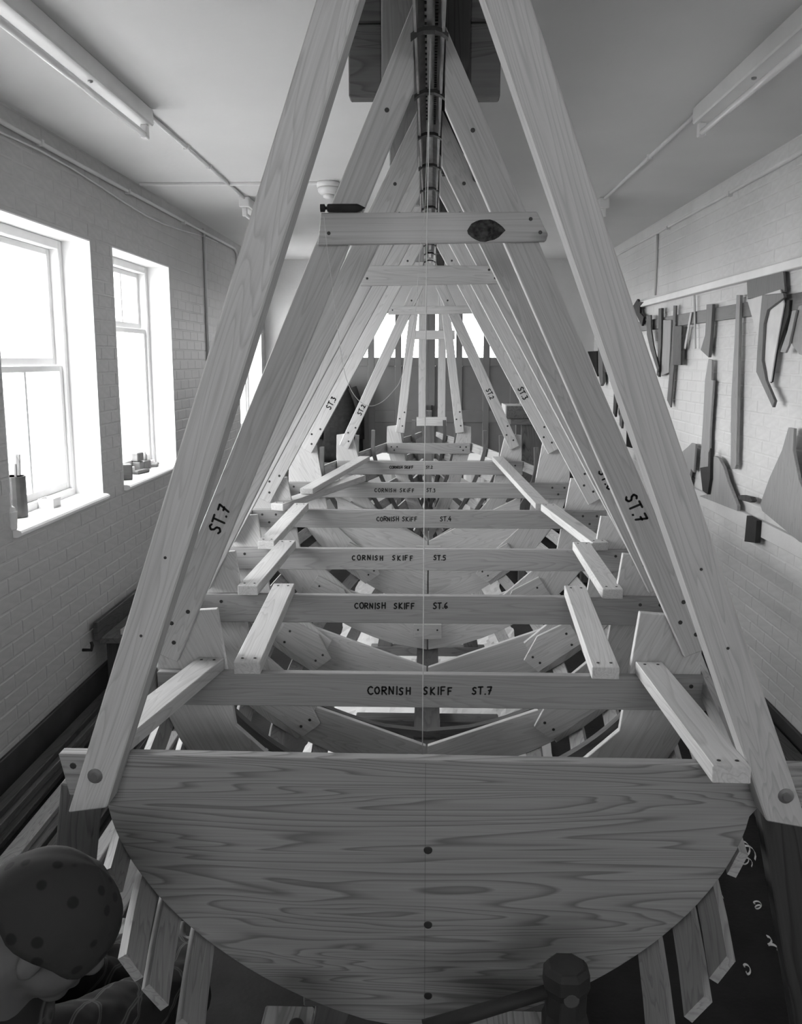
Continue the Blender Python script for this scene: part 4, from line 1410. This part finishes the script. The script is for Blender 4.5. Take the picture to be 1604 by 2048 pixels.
for i, (x, y, r, h, mm, lab) in enumerate(((1.08, 8.15, .035, .14, 'card', 'white bottle on the tall work stand'), (1.20, 8.1, .045, .09, 'black', 'squat black tin on the tall work stand'), (1.32, 8.2, .04, .11, 'tin', 'grey tin on the tall work stand'))):
    v = thing('bottle' if i == 0 else 'tin', lab, 'bottle' if i == 0 else 'tin', (x, y, wt))
    mk('body', MB().lathe((x, y, wt + .0005), (0, 0, 1), [(r * .95, 0), (r, .005), (r, h * .7), (r * .5, h * .85), (r * .5, h)], 16), mm, v, smooth=False)
    mk('cap', MB().lathe((x, y, wt + h), (0, 0, 1), [(r * .52, 0), (r * .52, .02)], 14), mm, v)

# =================================================================== HAMMER AND PLANKS IN FRONT OF THE TRANSOM
PZ = ZC - 1.245
tr = thing('saw_trestle', 'saw trestle carrying the plank ends in front of the transom', 'trestle', (0, 1.15, 0))
mk('beam', MB().box(-.45, .45, 1.10, 1.17, PZ - .135, PZ - .032), 'oldwood', tr, bevel=.004)
for s in (-1, 1):
    for e in (-1, 1):
        mk('leg', MB().beam((s * .36, 1.135 + e * .035, PZ - .10), (s * .42, 1.135 + e * .20, .0), .07, .035, (1, 0, 0)), 'oldwood', tr, bevel=.003)
tag(mk('loose_plank', MB().box(.065, .26, .75, 1.60, PZ - .03, PZ), 'larch', bevel=.003), 'pale plank end on the trestle under the sledgehammer', 'plank')
tag(mk('loose_plank', MB().box(-.31, -.215, .75, 1.60, PZ - .03, PZ), 'larch', bevel=.003), 'narrow pale plank end on the trestle beside the black ball handle', 'plank')
hp = atY(1132, 1985, 1.50)
hm = thing('sledgehammer', 'black sledgehammer standing on its head with its handle sloping down', 'hammer', (hp.x, 1.5, PZ))
hc = atY(1132, 1972, 1.50)
rg = []
for (z, a) in ((0, .034), (.012, .040), (.065, .041), (.080, .036), (.120, .036), (.135, .041), (.160, .040), (.172, .032)):
    ring = []
    for i in range(8):
        th = math.pi / 8 + i * math.pi / 4
        ring.append((hc.x + a * 1.08 * math.cos(th), hc.y + a * 1.08 * math.sin(th), PZ + .0005 + z))
    rg.append(ring)
mk('head', MB().sweep(rg), 'black', hm, bevel=.002)
hq = atY(885, 2046, 1.47)
dirv = (hq - hc) * 1.15
mk('handle', MB().tube([hc, hc + dirv * .5, hc + dirv], [.012, .013, .015], 12), 'black', hm, smooth=True)
mk('eye', MB().lathe((hc.x + .004, hc.y - .037, hc.z), (0, -1, 0), [(.014, 0), (.014, .003), (.012, .004)], 14), 'pot', hm)
kp = atY(622, 2012, 1.5)
kn = thing('ball_handle', 'black ball-ended tool handle on the narrow plank end', 'tool', (kp.x, 1.5, PZ))
kx = -.235
mk('ball', MB().lathe((kx, 1.50, PZ + .001), (0, 0, 1), [(.004, 0), (.013, .004), (.0175, .016), (.017, .030), (.012, .042), (.003, .047)], 16), 'black', kn, smooth=True)
mk('shaft', MB().tube([(kx, 1.50, PZ + .018), (kx - .02, 1.28, PZ + .011)], .009, 10), 'black', kn, smooth=True)

# =================================================================== PERSON (kneeling, bent head, spotted bandana)
def V3(x, y, z): return (x, y, ZC + z)


HC = Vector((-.605, 1.335, ZC - .888))                     # centre of the skull
FWD = Vector((.80, .28, -.53)).normalized()               # where the face points
UPV = Vector((.42, .12, .90))
UPV = (UPV - FWD * UPV.dot(FWD)).normalized()
RTV = FWD.cross(UPV)                                      # person's right
handL = atY(252, 1862, 2.07); handR = atY(342, 1868, 2.05)
J = {'pelvis': (V3(-1.02, 1.16, -1.53), .135), 'belly': (V3(-.95, 1.22, -1.40), .130), 'chest': (V3(-.84, 1.30, -1.22), .140), 'neckbase': (V3(-.71, 1.34, -1.08), .070),
     'neck': (tuple(HC - UPV * .10 - FWD * .035), .055), 'head': (tuple(HC - UPV * .02 - FWD * .01), .070),
     'shl': (V3(-.84, 1.56, -1.14), .060), 'ell': (tuple(atY(222, 1985, 1.84)), .046), 'wrl': (tuple(handL + Vector((.02, -.07, -.012))), .029),
     'shr': (V3(-.66, 1.42, -1.22), .060), 'elr': (tuple(atY(362, 1990, 1.80)), .046), 'wrr': (tuple(handR + Vector((.02, -.07, -.012))), .029),
     'hipl': (V3(-1.04, 1.28, -1.58), .095), 'kneel': (V3(-.74, 1.60, -1.86), .062), 'ankl': (V3(-1.06, 1.46, -1.89), .042), 'toel': (V3(-1.18, 1.42, -1.915), .032),
     'hipr': (V3(-1.0, 1.04, -1.58), .095), 'kneer': (V3(-.68, 1.14, -1.86), .062), 'ankr': (V3(-1.02, 1.0, -1.89), .042), 'toer': (V3(-1.16, .96, -1.915), .032)}
ED = [('pelvis', 'belly'), ('belly', 'chest'), ('chest', 'neckbase'), ('neckbase', 'neck'), ('neck', 'head'), ('chest', 'shl'), ('shl', 'ell'), ('ell', 'wrl'), ('chest', 'shr'), ('shr', 'elr'), ('elr', 'wrr'),
      ('pelvis', 'hipl'), ('hipl', 'kneel'), ('kneel', 'ankl'), ('ankl', 'toel'), ('pelvis', 'hipr'), ('hipr', 'kneer'), ('kneer', 'ankr'), ('ankr', 'toer')]
bm = bmesh.new()


def capsules(b, joints, edges):
    for k in {q for e_ in edges for q in e_}:
        r = bmesh.ops.create_uvsphere(b, u_segments=20, v_segments=10, radius=joints[k][1])
        for v in r['verts']: v.co += Vector(joints[k][0])
    for a, c in edges:
        fm = MB().tube([joints[a][0], joints[c][0]], [joints[a][1], joints[c][1]], 20)
        vv = [b.verts.new(p) for p in fm.v]
        for fc in fm.f: b.faces.new([vv[i] for i in fc])


def voxel(b, name, size, iters):
    bmesh.ops.recalc_face_normals(b, faces=b.faces)
    m_ = bpy.data.meshes.new(name)
    b.to_mesh(m_); b.free()
    o_ = bpy.data.objects.new(name, m_)
    C.objects.link(o_)
    r_ = o_.modifiers.new('remesh', 'REMESH'); r_.mode = 'VOXEL'; r_.voxel_size = size
    q_ = o_.modifiers.new('smooth', 'SMOOTH'); q_.factor = .5; q_.iterations = iters
    out_ = bpy.data.meshes.new_from_object(o_.evaluated_get(bpy.context.evaluated_depsgraph_get()))
    bpy.data.objects.remove(o_)
    k_ = bmesh.new(); k_.from_mesh(out_)
    seen, isl = set(), []
    for v in k_.verts:
        if v.index in seen: continue
        st_ = [v]; seen.add(v.index); cur = []
        while st_:
            q = st_.pop(); cur.append(q)
            for e_ in q.link_edges:
                w_ = e_.other_vert(q)
                if w_.index not in seen:
                    seen.add(w_.index); st_.append(w_)
        isl.append(cur)
    isl.sort(key=len)
    for cur in isl[:-1]:
        bmesh.ops.delete(k_, geom=cur, context='VERTS')
    k_.to_mesh(out_); k_.free()
    return out_


capsules(bm, J, ED)


def ball(c, rx, ry, rz, ax=(RTV, FWD, UPV), seg=24):
    r = bmesh.ops.create_uvsphere(bm, u_segments=seg, v_segments=seg // 2, radius=1)
    c = Vector(c)
    for v in r['verts']:
        p = v.co.copy()
        v.co = c + ax[0] * (p.x * rx) + ax[1] * (p.y * ry) + ax[2] * (p.z * rz)


ball(HC, .076, .096, .090)                                             # skull
ball(HC + FWD * .035 - UPV * .055, .060, .062, .070)                   # face
ball(HC + FWD * .060 - UPV * .105, .030, .030, .026)                   # chin
ball(HC + FWD * .102 - UPV * .050, .012, .020, .024)                   # nose
ball(HC + FWD * .098 - UPV * .018, .030, .012, .010)                   # brow
ball(HC + FWD * .086 - UPV * .085, .024, .014, .009)                   # lips
for s in (-1, 1):
    ball(HC + RTV * (s * .078) - UPV * .035 - FWD * .008, .009, .020, .030)   # ears
    ball(HC + FWD * .060 - UPV * .060 + RTV * (s * .034), .022, .022, .022)   # cheek
# hands: palm and five bent fingers each
for hd, wr, s in ((handL, J['wrl'][0], 1), (handR, J['wrr'][0], -1)):
    wr = Vector(wr)
    d = (hd - wr).normalized()
    sd_ = d.cross(Vector((0, 0, 1))).normalized()
    up = sd_.cross(d)
    pc = wr + d * .045
    ball(pc, .040, .050, .016, (sd_, d, up))
    ball(wr, .026, .030, .024, (sd_, d, up))
    for f, (ox, ln) in enumerate(((-.028, .062), (-.010, .072), (.010, .068), (.028, .052))):
        b0_ = pc + d * .030 + sd_ * ox
        p1 = b0_ + d * ln * .42 + up * .004
        p2 = p1 + d * ln * .28 - up * ln * .25
        p3 = p2 + d * ln * .04 - up * ln * .30
        fm = MB().tube([b0_, p1, p2, p3], [.0095, .0092, .0085, .0075], 10)
        vv = [bm.verts.new(p) for p in fm.v]
        for fc in fm.f: bm.faces.new([vv[i] for i in fc])
    tb0 = pc - sd_ * s * .030 - d * .015
    fm = MB().tube([tb0, tb0 - sd_ * s * .028 + d * .020, tb0 - sd_ * s * .030 + d * .046 - up * .012], [.012, .0105, .009], 10)
    vv = [bm.verts.new(p) for p in fm.v]
    for fc in fm.f: bm.faces.new([vv[i] for i in fc])
me2 = voxel(bm, 'person', .0055, 3)
org = Vector((-.86, 1.08, 0))
for v in me2.vertices: v.co = v.co - org
for p_ in me2.polygons: p_.use_smooth = True
me2.materials.clear(); me2.materials.append(M['skin'])
person = bpy.data.objects.new('person', me2)
C.objects.link(person)
person.location = org
tag(person, 'person kneeling by the transom in spotted bandana and dark plaid shirt', 'person')


def garment(name, keys, edges, root, grow, m):
    jj = {k: (J[k][0], J[k][1] + grow) for k in keys}
    gb = bmesh.new()
    capsules(gb, jj, edges)
    me_ = voxel(gb, name, .009, 4)
    for v in me_.vertices: v.co = v.co - org
    for p_ in me_.polygons: p_.use_smooth = True
    me_.materials.clear(); me_.materials.append(M[m])
    o_ = bpy.data.objects.new(name, me_)
    C.objects.link(o_)
    o_.parent = person
    tx = bpy.data.textures.new(name + '_folds', 'CLOUDS'); tx.noise_scale = .09
    dm = o_.modifiers.new('folds', 'DISPLACE'); dm.texture = tx; dm.strength = .022; dm.mid_level = .4
    return o_


J['wrl2'] = (tuple(Vector(J['wrl'][0]) * .82 + Vector(J['ell'][0]) * .18), .038)
J['wrr2'] = (tuple(Vector(J['wrr'][0]) * .82 + Vector(J['elr'][0]) * .18), .038)
garment('plaid_shirt', ['pelvis', 'belly', 'chest', 'neckbase', 'shl', 'ell', 'wrl2', 'shr', 'elr', 'wrr2'],
        [('pelvis', 'belly'), ('belly', 'chest'), ('chest', 'neckbase'), ('chest', 'shl'), ('shl', 'ell'), ('ell', 'wrl2'), ('chest', 'shr'), ('shr', 'elr'), ('elr', 'wrr2')], 'belly', .020, 'plaid')
garment('trousers', ['pelvis', 'hipl', 'kneel', 'ankl', 'hipr', 'kneer', 'ankr'],
        [('pelvis', 'hipl'), ('hipl', 'kneel'), ('kneel', 'ankl'), ('pelvis', 'hipr'), ('hipr', 'kneer'), ('kneer', 'ankr')], 'pelvis', .014, 'blackcloth')
# bandana: cap of cloth over the skull with a knot and two tails at the nape
mb = MB()
rings = []
tl = R(-14)
N = 40
upb = (UPV * math.cos(tl) + FWD * -math.sin(tl)).normalized()
fwb = RTV.cross(upb) * -1
fwb = (FWD - upb * FWD.dot(upb)).normalized()
for j in range(15):
    a = math.pi / 2 * j / 14 * 1.16
    h = math.cos(a); r = math.sin(a)
    ring = []
    for i in range(N):
        th = 2 * math.pi * i / N
        fold = 1 + .018 * math.sin(7 * th + 2.5 * j * .3) * (j / 14) ** 2 + .010 * math.sin(13 * th + 1)
        ring.append(tuple(HC + (RTV * (.093 * r * math.cos(th)) + fwb * (.114 * r * math.sin(th))) * fold + upb * (.108 * h + .004 * math.sin(5 * th) * r)))
    rings.append(ring)
rings = [rings[0]] + rings[1:]
mb.sweep(rings)
mb.f = mb.f[:-1]
bd = mk('bandana', mb, 'bandana', person, smooth=True, fix=True)
so = bd.modifiers.new('cloth', 'SOLIDIFY'); so.thickness = .003
kn0 = HC - fwb * .108 - upb * .035
mk('bandana_tails', MB().tube([kn0, kn0 - fwb * .03 - upb * .02, kn0 - fwb * .05 - upb * .08], [.016, .020, .006], 8), 'bandana', person, smooth=True)
for s in (-1, 1):
    e = HC + FWD * .088 - UPV * .030 + RTV * (s * .030)
    mk('eye', MB().lathe(e, FWD, [(.010, 0), (.0095, .003), (.006, .0055), (.001, .0065)], 12), 'card', person, smooth=True)
